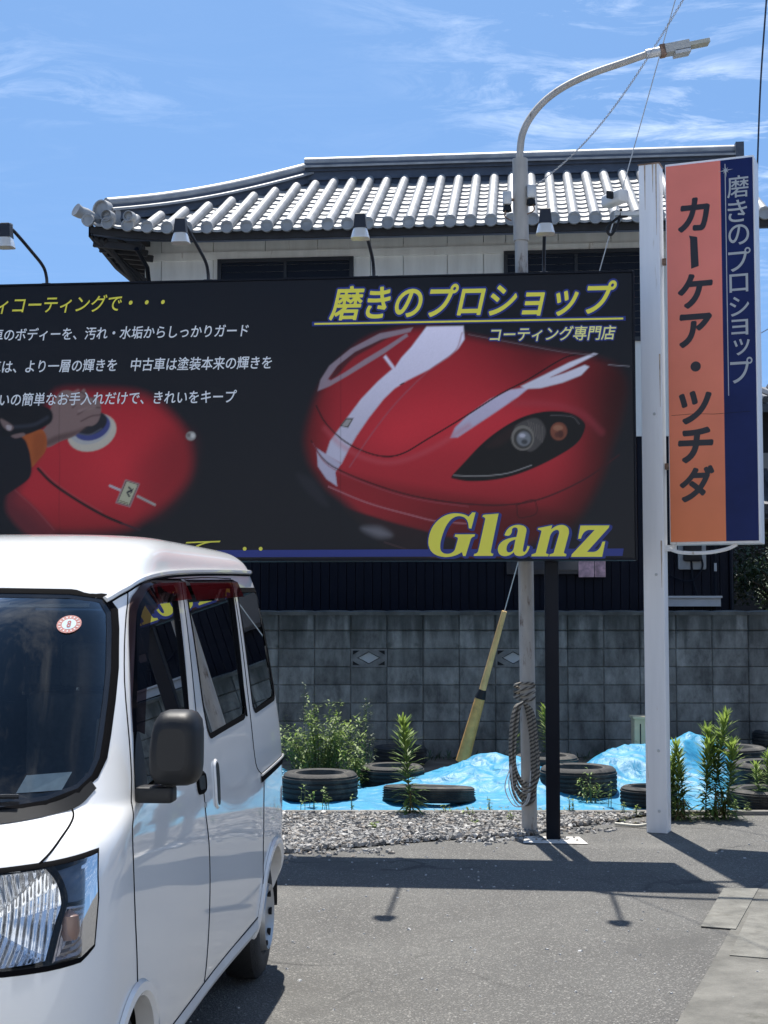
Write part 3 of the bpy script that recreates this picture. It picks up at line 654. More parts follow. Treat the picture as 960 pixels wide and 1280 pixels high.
# right-hand picture: nose of a red sports car
body = c4([(20, 400), (60, 320), (120, 255), (190, 205), (290, 180), (400, 178), (480, 202), (620, 228), (740, 250), (830, 262), (905, 290), (930, 350), (915, 440), (885, 530), (860, 610), (815, 700), (760, 765), (660, 800), (540, 850), (430, 852), (300, 830), (200, 762), (110, 680), (60, 640), (15, 580), (-5, 500)])
sb = sdf(cr(body, 5, True)); BM = 1 - ss(sb, -13, 6)
gx_ = (AX - 380) * 2.286; gy_ = (AY - 330) * 2.286
lum = .50 + .50 * ss(gx_ * .75 + gy_ * 1.1, 150, 700); lum *= 1 - .72 * ss(gx_ - 1.25 * gy_, 20, 420) * (1 - ss(gx_ + .2 * gy_, 700, 820) * .4); lum *= 1 + .25 * np.exp(-(((gx_ - 250) / 90) ** 2 + ((gy_ - 500) / 60) ** 2))
lum *= 1 - .86 * ss(gx_ + .15 * gy_, 770, 965); lum *= 1 - .75 * ss(gy_ + .12 * gx_, 660, 860); lum *= 1 - .35 * (ss(gy_ - .18 * gx_, 560, 600) - ss(gy_ - .18 * gx_, 600, 720)); lum *= 1 - .75 * ss(-gx_, -120, 20)
lum *= 1 + .35 * np.exp(-(((gx_ - 560) / 260) ** 2 + ((gy_ - 470) / 90) ** 2)) + .25 * np.exp(-(((gx_ - 340) / 160) ** 2 + ((gy_ - 420) / 80) ** 2))
paint(BM, np.c_[.46 * lum, .020 * lum, .030 * lum])
if False: fill(c4([(38, 362), (60, 310), (130, 240), (220, 195), (300, 182), (285, 205), (200, 244), (150, 275), (100, 315), (72, 340), (48, 366)]), (.20, .15, .18), 1.5, .8)
fill(c4([(75, 325), (110, 275), (190, 215), (255, 200), (200, 235), (140, 270), (95, 318)]), (.06, .012, .016), 2, .9)
c7 = lambda pts: [(362 + x * .4601, 388 + y * .4601) for x, y in pts]
fill(c7([(372, 44), (472, 42), (475, 78), (458, 104), (432, 126), (380, 160), (320, 190), (285, 212), (255, 241), (215, 292), (182, 340), (160, 378), (141, 416), (98, 392), (110, 355), (150, 300), (195, 240), (240, 193), (279, 159), (255, 127), (261, 121), (286, 155), (304, 128), (330, 100)]), (.78, .75, .84), 1.5, 1., curve=False)
if False: fill(c4([(350, 180), (462, 186), (456, 214), (436, 246), (370, 285), (285, 345), (212, 420), (162, 482), (130, 522), (104, 572), (62, 546), (90, 490), (150, 408), (212, 340), (252, 302), (226, 266), (240, 258), (256, 294), (300, 262), (330, 224)]), (.70, .66, .74), 1.0, .95, curve=False)
fill(c7([(73, 374), (140, 417), (124, 440), (129, 478), (100, 458), (77, 424)]), (.66, .62, .72), .9, 1, False)
fill(c7([(437, 346), (450, 318), (488, 281), (545, 241), (598, 216), (654, 207), (620, 235), (560, 276), (503, 314), (456, 345)]), (.68, .62, .74), 1.5, 1, False)
fill(c7([(628, 206), (690, 176), (760, 141), (826, 116), (836, 118), (770, 152), (708, 182), (745, 171), (802, 148), (814, 153), (792, 176), (742, 196), (682, 211), (642, 213)]), (.74, .73, .78), 1.4, 1, False)
fill(c7([(76, 219), (84, 188), (108, 150), (165, 104), (245, 62), (335, 46), (328, 58), (250, 78), (178, 112), (130, 150), (104, 186), (112, 190), (150, 168), (205, 132), (262, 98), (318, 62), (322, 70), (255, 118), (160, 176), (108, 206)]), (.34, .27, .31), 1.1, .85, False)
if False: stroke(c4([(665, 325), (720, 300), (770, 272), (815, 262)]), 3.2, (.05, .02, .025), 1.2)
if False: stroke(c4([(700, 335), (760, 300), (812, 288)]), 1.2, (.12, .05, .06), 1.0, .7)
stroke(c4([(35, 405), (60, 452), (110, 502), (170, 535), (232, 550), (285, 540), (350, 502), (450, 442), (560, 372), (640, 330), (740, 270), (800, 254)]), 1.5, (.02, .004, .006))
stroke(c4([(20, 505), (60, 562), (130, 602), (250, 646), (350, 670), (470, 686), (580, 688), (680, 670), (800, 616), (900, 546)]), 1.6, (.05, .006, .010), .9, .9)
stroke(c4([(25, 512), (62, 570), (132, 609), (250, 653), (350, 677), (470, 693)]), 1.0, (.34, .06, .08), .8, .7)
stroke(c4([(70, 636), (180, 682), (300, 716), (380, 735), (470, 742)]), 1.4, (.45, .16, .18), .9, .8)
fill(c4([(112, 698), (180, 716), (260, 740), (380, 772), (440, 792), (440, 850), (280, 848), (190, 772), (140, 730)]), (.012, .010, .013), 2.5, .95)
fill(c4([(165, 755), (215, 752), (250, 775), (210, 780)]), (.22, .21, .23), 6, .7)
fill(c4([(-20, 600), (30, 620), (70, 690), (40, 680), (0, 640)]), (.022, .024, .032), 5, .7)
stroke(c4([(230, 795), (340, 830), (420, 850)]), 1.0, (.10, .05, .055), 1.0, .6)
head = c4([(422, 606), (450, 575), (510, 512), (570, 466), (632, 434), (700, 420), (760, 425), (796, 446), (803, 470), (780, 512), (720, 552), (640, 590), (560, 614), (480, 621), (430, 614)])
fill(head, (.006, .006, .007), .9)
hm = 1 - ss(sdf(cr(head, 6, True)), -2.5, -1)
fill(c4([(520, 520), (580, 470), (650, 438), (620, 470), (560, 520)]), (.025, .012, .012), 4, .8, mask=hm)
fill(c4([(600, 470), (660, 440), (690, 470), (680, 510), (640, 535)]), (.085, .075, .07), 1.5, .9, mask=hm)
for k in range(6): stroke(c4([(640 + 8 * k, 448 + 3 * k), (650 + 6 * k, 480 + 6 * k)]), .9, (.16, .14, .12), .7, .7, mask=hm)
def ell(cx, cy, rx, ry, rot=0, n=28): return [(cx + rx * cos(2 * pi * k / n) * cos(rot) - ry * sin(2 * pi * k / n) * sin(rot), cy + rx * cos(2 * pi * k / n) * sin(rot) + ry * sin(2 * pi * k / n) * cos(rot)) for k in range(n)]
fill(c4(ell(625, 497, 33, 36)), (.20, .18, .15), .8, 1, False); fill(c4(ell(626, 499, 27, 29)), (.05, .045, .04), .8, 1, False); fill(c4(ell(628, 499, 20, 21)), (.20, .21, .22), 1.5, 1, False); fill(c4(ell(624, 490, 9, 6)), (.7, .7, .72), 1.5, 1, False); fill(c4(ell(630, 508, 9, 7)), (.04, .04, .045), 1.5, .9, False)
fill(c4(ell(728, 478, 24, 26)), (.22, .065, .035), 1.0, 1, False); fill(c4(ell(726, 468, 14, 8)), (.36, .16, .09), 1.5, .9, False); fill(c4(ell(733, 486, 9, 11)), (.07, .02, .014), 1.5, .9, False); fill(c4(ell(722, 488, 6, 8)), (.10, .03, .02), 1.2, .9, False)
stroke(c4([(428, 604), (500, 606), (580, 598), (650, 575)]), .9, (.36, .34, .32), .8, .8)
stroke(c4([(705, 432), (765, 436), (786, 456)]), 1.0, (.10, .09, .09), .8, .8)
stroke(c4([(607, 690), (640, 676), (660, 678), (664, 712), (630, 724), (612, 722), (607, 690)]), 1.0, (.045, .006, .008), .8, .8)
fill(c4([(102, 463), (120, 440), (142, 440), (126, 468)]), (.10, .085, .075), .7, 1, False); fill(c4([(108, 461), (122, 444), (136, 444), (123, 464)]), (.48, .45, .40), .6, 1, False)
stroke(c4([(275, 345), (285, 340)]), 1.4, (.06, .01, .015)); 
stroke(c4([(870, 288), (930, 292)]), .8, (.30, .28, .30), .8, .7)
stroke(c4([(470, 201), (620, 229), (740, 251), (830, 260)]), .9, (.17, .13, .14), .9, .7)
# left-hand picture: a hand polishing a red bonnet
redp = cL([(95, 470), (150, 350), (190, 200), (250, 95), (420, 85), (620, 100), (740, 170), (830, 270), (865, 390), (845, 500), (760, 600), (650, 680), (540, 730), (240, 740), (110, 660), (45, 590)])
RM = 1 - ss(sdf(cr(redp, 5, True)), -16, 7)
hx, hy = AX * 3.556, (AY - 460) * 3.556
l2 = .72 + .28 * ss(hy, 60, 260); l2 *= 1 - .35 * ss(hx, 620, 880); l2 *= 1 + .22 * np.exp(-(((hx - 520) / 160) ** 2 + ((hy - 430) / 130) ** 2)); l2 *= 1 - .35 * ss(hy, 560, 740)
paint(RM, np.c_[.50 * l2, .022 * l2, .032 * l2])
fill(cL([(600, 440), (760, 300), (840, 330), (800, 520), (660, 640)]), (.21, .012, .018), 22, .5)
fill(cL([(65, 545), (240, 720), (150, 760), (30, 640)]), (.17, .02, .028), 5, .8)
stroke(cL([(65, 542), (150, 620), (240, 720)]), 1.0, (.30, .06, .07), .9, .7)
stroke(cL([(168, 447), (230, 510), (330, 580), (450, 650), (540, 690)]), 3.0, (.012, .006, .008), .9)
stroke(cL([(540, 690), (620, 720)]), 1.8, (.04, .02, .03), 1)
stroke(cL([(176, 440), (238, 503), (336, 572), (455, 641)]), .8, (.42, .08, .09), .8, .6)
fill(cL(ell(408, 286, 112, 82, -.35)), (.56, .50, .40), 1.2, 1, False); fill(cL(ell(402, 270, 96, 66, -.35)), (.44, .43, .42), 1.2, 1, False); fill(cL(ell(408, 262, 84, 58, -.35)), (.055, .065, .21), 1.2, 1, False); fill(cL(ell(404, 245, 74, 50, -.35)), (.018, .018, .024), 1.4, 1, False)
stroke(cL([(350, 292), (400, 296), (450, 270)]), 1.4, (.10, .11, .14), 1.5, .7)
skin = (.235, .15, .135)
fill(cL([(225, 178), (262, 112), (300, 98), (345, 112), (372, 92), (384, 112), (402, 132), (428, 128), (446, 160), (448, 196), (436, 236), (412, 256), (380, 262), (330, 302), (270, 325), (206, 352), (182, 290), (206, 255)]), skin, 1.2)
fill(cL([(210, 345), (270, 322), (330, 300), (384, 262), (330, 280), (250, 300), (195, 330)]), (.10, .055, .05), 3, .8)
for q in ([(300, 150), (352, 108), (378, 118)], [(322, 176), (380, 132), (428, 140)], [(345, 206), (400, 176), (444, 176)], [(360, 236), (405, 214), (444, 208)]): stroke(cL(q), 1.3, (.085, .045, .042), 1.4, .75)
for q in ([(290, 130), (346, 100)], [(330, 160), (404, 140)], [(352, 190), (420, 172)]): stroke(cL(q), 2.6, (.34, .235, .215), 2.2, .55)
fill(cL([(95, 298), (140, 278), (186, 274), (206, 310), (202, 366), (168, 410), (136, 442), (130, 372)]), (.42, .098, .022), 1.2)
fill(cL([(150, 300), (200, 300), (196, 370), (150, 420)]), (.28, .06, .015), 5, .6)
fill(cL([(-80, 335), (0, 322), (95, 308), (128, 368), (136, 478), (60, 542), (0, 575), (-80, 590)]), (.007, .008, .013), 1.5)
fill(cL([(-80, 190), (20, 182), (100, 168), (214, 176), (228, 238), (140, 288), (70, 300), (-80, 300)]), (.007, .007, .010), 1.5)
stroke(cL([(60, 262), (150, 252), (210, 220)]), 2.5, (.035, .04, .055), 3, .8)
fill(cL([(0, 226), (30, 238), (60, 262), (44, 280), (14, 262)]), (.20, .135, .125), 1.4); fill(cL([(28, 254), (50, 258), (46, 276), (30, 272)]), (.42, .36, .36), 1)
fill(cL([(50, 300), (100, 288), (110, 300), (70, 312)]), (.20, .13, .12), 1.2)
fill(cL(ell(848, 302, 22, 20)), (.34, .33, .30), 1.2, 1, False); fill(cL(ell(838, 298, 9, 9)), (.16, .13, .12), 1.2, .9, False); fill(cL(ell(856, 300, 9, 11)), (.62, .60, .55), 1.2, .9, False)
stroke(cL([(488, 523), (534, 543)]), 2.6, (.52, .49, .50), .7); stroke(cL([(612, 570), (688, 608)]), 2.6, (.40, .38, .34), .7)
fill(cL([(556, 494), (622, 514), (578, 620), (512, 600)]), (.36, .22, .22), .7, 1, False); fill(cL([(560, 500), (615, 517), (574, 613), (520, 597)]), (.10, .05, .05), .6, 1, False); fill(cL([(563, 504), (611, 519), (572, 609), (524, 595)]), (.50, .48, .32), .6, 1, False)
stroke(cL([(572, 530), (584, 545), (566, 552), (574, 570)]), 1.8, (.012, .015, .03), .7); stroke(cL([(590, 538), (582, 556)]), 1.0, (.012, .015, .03), .6); stroke(cL([(532, 590), (568, 602)]), 1.2, (.20, .18, .10), .6)
# tonal roll-off inside the pale bonnet reflections, and fine print grain
pale = (COLR.min(1) > .30) & (gx_ > 0); COLR[pale] *= (.78 + .40 * np.clip((470 - gy_[pale]) / 290, 0, 1))[:, None] * np.array([1.0, .965, 1.01])
stroke(c4([(452, 196), (430, 250), (350, 310), (260, 400), (190, 490), (130, 580)]), 1.0, (.34, .10, .13), 1.4, .6)
stroke(c4([(600, 398), (700, 400), (790, 425), (850, 480)]), 5, (.42, .05, .07), 6, .35)
stroke(c4([(60, 470), (110, 520), (180, 556), (260, 566), (360, 530), (470, 462)]), 4, (.60, .10, .12), 5, .35)
COLR *= (1 + np.random.normal(0, .015, len(COLR)))[:, None]; COLR = np.clip(COLR, 0, 1)
# joint between two sheets of the print
seam = (1 - ss(np.abs(AX - (380 + 105 / 2.286)), .3, .9)) * .25 + (1 - ss(np.abs(AX - 74), .3, .9)) * .25
paint(seam, (.004, .004, .006))
me = bpy.data.meshes.new('picture')
idx = np.arange((NU + 1) * (NZ + 1)).reshape(NU + 1, NZ + 1)
F = np.stack([idx[:-1, :-1], idx[1:, :-1], idx[1:, 1:], idx[:-1, 1:]], -1).reshape(-1, 4)
V = np.c_[UU, np.full(len(UU), .003), ZZ]
me.from_pydata(V.tolist(), [], F.tolist()); me.update()
ca = me.color_attributes.new('print', 'FLOAT_COLOR', 'POINT'); ca.data.foreach_set('color', np.c_[np.clip(COLR, 0, 1), np.ones(len(UU))].ravel())
m = bpy.data.materials.new('printed_film'); m.use_nodes = True; b = m.node_tree.nodes['Principled BSDF']; at = m.node_tree.nodes.new('ShaderNodeAttribute'); at.attribute_name = 'print'
m.node_tree.links.new(at.outputs['Color'], b.inputs['Base Color']); b.inputs['Roughness'].default_value = .34; b.inputs['Specular IOR Level'].default_value = .22
me.materials.append(m); o = bpy.data.objects.new('picture', me); COL.objects.link(o); o.parent = board
# --- lettering
def flatmat(name, c, rough=.4): return pm(name, c, rough, spec=.35)
M_yel = flatmat('yellow_film', (.86, .78, .085)); M_blue = flatmat('blue_film', (.016, .034, .22)); M_white = flatmat('white_film', (.80, .82, .84))
dgr = None
def dilate(VF, r_, n=10):                             # heavier strokes: the outline repeated round a small circle, each copy a hair deeper
    V, F = VF; VV = []; FF = []; m_ = len(V)
    for k in range(n): VV.append(V + np.array([cos(2 * pi * k / n), sin(2 * pi * k / n)]) * r_); FF += [tuple(i + m_ * k for i in f) for f in F]
    return np.concatenate(VV), FF, m_
def text_mesh(body, shear=0., bold=0., font_size=1.):
    cu = bpy.data.curves.new('lettering', 'FONT'); cu.body = body; cu.size = font_size; cu.shear = shear; cu.offset = bold; cu.resolution_u = 6
    o = bpy.data.objects.new('lettering', cu); COL.objects.link(o); dg = bpy.context.evaluated_depsgraph_get()
    me = bpy.data.meshes.new_from_object(o.evaluated_get(dg)); bpy.data.objects.remove(o); bpy.data.curves.remove(cu)
    V = np.array([v.co[:2] for v in me.vertices]); F = [tuple(p.vertices) for p in me.polygons]; bpy.data.meshes.remove(me); return V, F
def path_mesh(loops, bold=0.):
    cu = bpy.data.curves.new('lettering', 'CURVE'); cu.dimensions = '2D'; cu.fill_mode = 'BOTH'; cu.offset = bold
    for lp in loops:
        sp = cu.splines.new('POLY'); sp.points.add(len(lp) - 1); sp.use_cyclic_u = True
        for k, (x, y) in enumerate(lp): sp.points[k].co = (x, y, 0, 1)
    o = bpy.data.objects.new('lettering', cu); COL.objects.link(o); dg = bpy.context.evaluated_depsgraph_get()
    me = bpy.data.meshes.new_from_object(o.evaluated_get(dg)); bpy.data.objects.remove(o); bpy.data.curves.remove(cu)
    V = np.array([v.co[:2] for v in me.vertices]); F = [tuple(p.vertices) for p in me.polygons]; bpy.data.meshes.remove(me); return V, F
def put(parent, VF, box, y, mat, ref=None, name='lettering'):         # box = (u0, z0, u1, z1) the reference letter shapes fill
    V, F = VF[:2]; RV = (ref or VF)[0]; lo, hi = RV.min(0), RV.max(0)
    T = (V - lo) / (hi - lo) * np.array([box[2] - box[0], box[3] - box[1]]) + np.array([box[0], box[1]])
    m_ = VF[2] if len(VF) > 2 else len(V); g = G(); g.add([(x, y + .00006 * (i // m_), z) for i, (x, z) in enumerate(T)], F)
    fl = g.f
    a_ = T[list(fl[0])]; area = sum(a_[i][0] * a_[(i + 1) % len(a_)][1] - a_[(i + 1) % len(a_)][0] * a_[i][1] for i in range(len(a_)))
    if area < 0: g.f = [tuple(reversed(f)) for f in fl]
    o = link(name, g, mat, parent, smooth=0); return o
def bbox(xl, yt, yb, xr):
    ua, za = bp(xl, yb); _, zb_ = bp(xl, yt); ub, _ = bp(xr, yb); return (ua, za, ub, zb_)
def bline(body, xl, yt, yb, xr, mat, shear=.22, bold=.006, outline=None):
    bx = bbox(xl, yt, yb, xr); ref = dilate(text_mesh(body, shear), bold)
    if outline: put(board, dilate(text_mesh(body, shear), bold + outline, 14), bx, -.0013, M_blue, ref, 'lettering_outline')
    return put(board, ref, bx, -.0035, mat)
bline('磨きのプロショップ', 411, 358, 401, 771.5, M_yel, .26, .020, .055)
bline('コーティング専門店', 612, 409.5, 427.5, 770.5, flatmat('pale_yellow_film', (.86, .82, .30)), .2, .014, .085)
bline('ディコーティングで・・・', -24, 371.5, 393, 206, M_yel, .24, .008)
bline('車のボディーを、汚れ・水垢からしっかりガード', -10, 411, 427, 311, M_white, .16, .012)
bline('車は、より一層の輝きを　中古車は塗装本来の輝きを', -13, 450.5, 467, 340, M_white, .16, .012)
bline('いの簡単なお手入れだけで、きれいをキープ', 0, 491.5, 508, 296, M_white, .16, .012)
ua, za = bp(232, 691); ub, zb_ = bp(276, 676); put(board, text_mesh('て', .3, .008), (ua, za, ub, zb_), -.004, M_yel)
for px in (306, 326):
    u_, z_ = bp(px, 686); g = G(); g.add([(u_ + .014 * cos(2 * pi * k / 16), -.0045, z_ + .014 * sin(2 * pi * k / 16)) for k in range(16)], [tuple(range(16))]); link('lettering', g, M_yel, board, smooth=0)
def bar(pa, pb, h, mat, y, name, ext=0.):
    (ua, za), (ub, zb_) = bp(*pa), bp(*pb); ua -= ext; ub += ext; g = G(); g.add([(ua, y, za - h / 2), (ub, y, zb_ - h / 2), (ub, y, zb_ + h / 2), (ua, y, za + h / 2)], [(0, 1, 2, 3)]); return link(name, g, mat, board, smooth=0)
bar((392, 405), (780, 398), .034, M_blue, -.0007, 'rule_outline', .012); bar((393, 405), (779, 398.2), .013, M_yel, -.0032, 'rule')
z_s = bp(500, 691.3)[1]; g = G(); us = bp(778, 692)[0]; g.add([(-5.4, -.0006, z_s - .026), (us, -.0006, z_s - .026), (us + .01, -.0006, z_s + .026), (-5.4, -.0006, z_s + .026)], [(0, 1, 2, 3)]); link('blue_stripe', g, M_blue, board, smooth=0)
def svg(d):                                            # tiny path reader: M/L x y, Q cx cy x y
    o = []; tk = d.split(); i = 0; cur = None
    while i < len(tk):
        c = tk[i]
        if c in 'ML': cur = (float(tk[i + 1]), float(tk[i + 2])); o.append(cur); i += 3
        else:
            a_ = (float(tk[i + 1]), float(tk[i + 2])); b_ = (float(tk[i + 3]), float(tk[i + 4]))
            for k in range(1, 9): t = k / 8; o.append(tuple((1 - t) ** 2 * cur[j] + 2 * t * (1 - t) * a_[j] + t * t * b_[j] for j in (0, 1)))
            cur = b_; i += 5
    return o
GL = [["M 256 72 L 238 141 L 227 139 Q 226 88 186 87 Q 146 88 121 148 Q 98 208 106 232 Q 114 250 140 248 Q 160 245 168 228 L 180 186 Q 182 176 166 175 L 169 165 L 254 165 L 251 175 Q 238 176 234 190 L 213 258 L 202 258 L 197 241 Q 165 263 125 262 Q 56 258 53 200 Q 55 132 108 94 Q 146 70 186 76 Q 214 79 226 90 L 242 72"],
      ["M 298 80 L 355 76 L 322 232 Q 318 247 332 248 L 329 257 L 247 257 L 250 248 Q 264 247 268 232 L 297 104 Q 300 90 286 90 L 288 82"],
      ["M 381 165 Q 394 125 440 124 Q 478 126 474 152 L 459 226 Q 457 241 465 240 Q 473 236 478 214 L 488 217 Q 476 258 446 258 Q 420 258 420 240 Q 400 260 378 258 Q 350 255 351 226 Q 356 184 431 176 L 437 151 Q 438 134 423 135 Q 411 137 412 151 Q 408 172 392 171 Q 377 170 381 165", "M 427 187 Q 390 195 388 226 Q 388 243 401 242 Q 416 240 420 222"],
      ["M 524 138 L 585 126 L 580 144 Q 605 122 632 125 Q 660 130 656 162 L 634 242 Q 633 247 645 249 L 643 259 L 571 259 L 573 250 Q 584 248 590 244 L 614 163 Q 617 145 602 146 Q 584 150 576 170 L 557 244 Q 558 248 569 249 L 567 259 L 494 259 L 496 250 Q 507 248 514 243 L 538 154 Q 540 146 523 145"],
      ["M 706 127 L 830 127 L 828 136 L 733 240 L 760 240 Q 788 238 799 197 L 812 195 L 798 261 L 665 261 L 667 251 L 767 146 L 742 146 Q 717 149 708 183 L 695 184"]]
loops = [[(x, -y) for x, y in svg(d)] for L_ in GL for d in L_]
bxg = bbox(520 + 53 / 3.4286, 620 + 72 / 3.4286, 620 + 262 / 3.4286, 520 + 830 / 3.4286)
# letters sit on a baseline that follows the board
for L_ in GL:
    lp = [[(x, -y) for x, y in svg(d)] for d in L_]
    xs = [p[0] for p in lp[0]]; ys = [-p[1] for p in lp[0]]
    ref = path_mesh(lp); bx = bbox(520 + min(xs) / 3.4286, 620 + min(ys) / 3.4286, 620 + max(ys) / 3.4286, 520 + max(xs) / 3.4286)
    put(board, dilate(path_mesh(lp), 6.0, 16), bx, -.0015, M_blue, ref, 'lettering_outline'); put(board, ref, bx, -.0035, M_yel)
    sh = tuple(v + d_ for v, d_ in zip(bx, (.012, -.008, .012, -.008))); put(board, dilate(path_mesh(lp), 6.0, 16), sh, -.0012, M_blue, ref, 'lettering_outline')

# ------------------------------------------------------------------ four floodlights on gooseneck arms over the board's top edge
M_housing = pm('floodlight_black', (.012, .014, .022), .45)
def ribbed():
    m = bpy.data.materials.new('ribbed_glass'); m.use_nodes = True; b = m.node_tree.nodes['Principled BSDF']; b.inputs['Base Color'].default_value = (.72, .72, .70, 1); b.inputs['Roughness'].default_value = .25
    b.inputs['Transmission Weight'].default_value = .35; return m
M_rib = ribbed()
def build_flood(lbl):
    t = thing('floodlight', lbl, 'floodlight', group='floodlights along the top of the black signboard')
    g = G(); g.tube(cr([(0, .07, -.02), (0, .055, .06), (0, -.03, .125), (0, -.30, .175), (0, -.62, .222), (0, -.76, .225)], 7), .0125, 8); link('arm', g, M_housing, t)
    g = G(); g.rbox((0, .07, .0), (.07, .05, .03), .01); link('bracket', g, M_housing, t)
    g = G(); P = []
    for z_, wx, wy in ((.238, .028, .024), (.233, .034, .028), (.142, .043, .038), (.138, .045, .040)): P += [(-wx, -.80 - wy, z_), (wx, -.80 - wy, z_), (wx, -.80 + wy, z_), (-wx, -.80 + wy, z_)]
    g.add(P, [(0, 1, 2, 3)] + [(4 * i + a_, 4 * i + 4 + a_, 4 * i + 4 + (a_ + 1) % 4, 4 * i + (a_ + 1) % 4) for i in range(3) for a_ in range(4)] + [(15, 14, 13, 12)])
    h_ = link('housing', g, M_housing, t, smooth=0)
    g = G(); g.box((.022, -.775, .228), (.024, .04, .028)); link('latch', g, M_galvlight, h_, smooth=0)
    g = G(); n = 44; P = []                          # fluted glass skirt
    for z_, wx, wy in ((.136, .043, .038), (.118, .050, .044), (.076, .060, .054), (.068, .062, .056), (.068, .0, .0)):
        for k in range(n):
            a_ = 2 * pi * k / n; c_, s_ = cos(a_), sin(a_); q = (abs(c_) ** 4 + abs(s_) ** 4) ** -.25; f = 1 + .018 * (k % 2); P.append((c_ * q * wx * f, -.80 + s_ * q * wy * f, z_))
    g.add(P, [(i * n + k, i * n + (k + 1) % n, (i + 1) * n + (k + 1) % n, (i + 1) * n + k) for i in range(4) for k in range(n)]); link('glass_skirt', g, M_rib, t, smooth=25)
    return t
fl0 = None
for px, lbl in ((55, 'black floodlight with ribbed glass hanging against open sky left of the roof'), (258, 'black floodlight hanging in front of the stained white wall at the roof corner'), (466, 'black floodlight at the end of the dark upper window, above the yellow shop title'), (680, 'black floodlight beside the rusty lamp post, over the board')):
    u_ = bp(px, 345)[0]; loc = TR + BU * u_; loc[2] = ZT
    if fl0 is None: fl0 = build_flood(lbl); fl0.location = loc; fl0.rotation_euler = (0, 0, -BA)
    else: dup(fl0, loc, -BA, lbl)

# ------------------------------------------------------------------ pole sign (white post, pink and navy lit panel)
SA = R(22); SN = np.array([-sin(SA), -cos(SA), 0]); SU = np.array([cos(SA), -sin(SA), 0])
p0 = gnd(816, 1041); pc = p0 + SU * .03 - SN * .075
psign = thing('pole_sign', 'tall white post carrying a pink and navy shop panel with brush lettering', 'pole sign', (pc[0], pc[1], 0), -SA)
ptop = aty(812, 209, pc[1])[2]
g = G(); g.rbox((0, 0, ptop / 2), (.155, .15, ptop), .007); link('post', g, M_whitepole, psign)
g = G(); g.box((0, 0, ptop + .004), (.165, .16, .008)); link('cap', g, M_rust, psign, smooth=0)
for z_ in (.16, .60, 1.9, 3.1): g = G(); g.lathe([(0, -.006), (.009, -.006), (.012, .0)], 8, (.02, -.076, z_), 'y'); link('bolt', g, M_galvlight, psign)
for k, (x_, z0_, ln_) in enumerate(((.055, ptop, .55), (.03, ptop, .22), (-.03, ptop, .35), (.066, 3.55, .40), (.06, 2.15, .35))): g = G(); g.add([(x_ - .006, -.0762, z0_), (x_ + .006, -.0762, z0_), (x_ + .001, -.0762, z0_ - ln_), (x_ - .001, -.0762, z0_ - ln_)], [(0, 3, 2, 1)]); link('rust_streak', g, pm('rust_stain', (.46, .36, .28), .8, var=.3, vscale=20), psign, smooth=0)
PLc = pc + SN * .055                                  # sign face plane
PL = hit(832, 440, PLc, SN)
def sp(px, py): h = hit(px, py, PLc, SN); d = h - np.array([pc[0], pc[1], 0]); return float(d @ SU), float(h[2])
uL_, zTl = sp(832, 207.5); uR_, zTr = sp(941, 193.5); _, zBl = sp(833.5, 680.5); _, zBr = sp(946, 677); zT_ = (zTl + zTr) / 2; zB_ = (zBl + zBr) / 2; uM = sp(903.5, 400)[0]
fy = -.055
g = G(); g.rbox(((uL_ + uR_) / 2, fy + .125, (zT_ + zB_) / 2), (uR_ - uL_ + .012, .24, zT_ - zB_ + .012), .006, axis='y'); pan = link('panel_box', g, M_whitepole, psign)
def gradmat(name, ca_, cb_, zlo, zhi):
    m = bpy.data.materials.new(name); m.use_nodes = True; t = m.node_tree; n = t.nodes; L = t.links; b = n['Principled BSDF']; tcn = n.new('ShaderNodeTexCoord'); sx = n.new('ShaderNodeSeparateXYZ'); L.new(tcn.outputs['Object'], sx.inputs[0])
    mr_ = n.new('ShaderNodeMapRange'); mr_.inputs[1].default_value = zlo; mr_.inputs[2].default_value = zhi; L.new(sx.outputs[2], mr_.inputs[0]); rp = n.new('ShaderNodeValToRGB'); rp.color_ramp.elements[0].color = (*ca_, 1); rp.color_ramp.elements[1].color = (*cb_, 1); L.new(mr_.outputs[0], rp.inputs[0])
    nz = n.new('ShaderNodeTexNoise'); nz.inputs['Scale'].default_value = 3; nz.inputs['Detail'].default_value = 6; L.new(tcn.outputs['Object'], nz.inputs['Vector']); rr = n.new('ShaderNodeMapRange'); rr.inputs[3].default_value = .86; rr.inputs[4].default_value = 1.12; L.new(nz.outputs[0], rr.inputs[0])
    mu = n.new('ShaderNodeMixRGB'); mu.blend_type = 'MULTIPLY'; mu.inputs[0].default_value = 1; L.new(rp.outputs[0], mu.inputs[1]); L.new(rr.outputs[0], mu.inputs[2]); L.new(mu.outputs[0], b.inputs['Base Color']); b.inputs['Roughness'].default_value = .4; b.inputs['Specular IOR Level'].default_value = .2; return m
def facequad(a_, b_, mat, name, y):
    g = G(); g.add([(a_, y, zB_ + .012), (b_, y, zB_ + .012), (b_, y, zT_ - .012), (a_, y, zT_ - .012)], [(0, 1, 2, 3)]); return link(name, g, mat, psign, smooth=0)
facequad(uL_ + .002, uM, gradmat('flare_pink_film', (.84, .24, .10), (.84, .24, .185), zB_, zB_ + .75 * (zT_ - zB_)), 'pink_face', fy - .003)  # shift from orange to pink going up paints in the lens-flare veil
facequad(uM, uR_ - .003, pm('navy_film', (.012, .022, .098), .4, var=.15, vscale=3, spec=.15), 'navy_face', fy - .003)
M_char = flatmat('charcoal_film', (.026, .026, .034)); M_silver = flatmat('silver_film', (.42, .44, .45), .35)
V5 = lambda x, y: (780 + x / 2.462, 180 + y / 2.462)
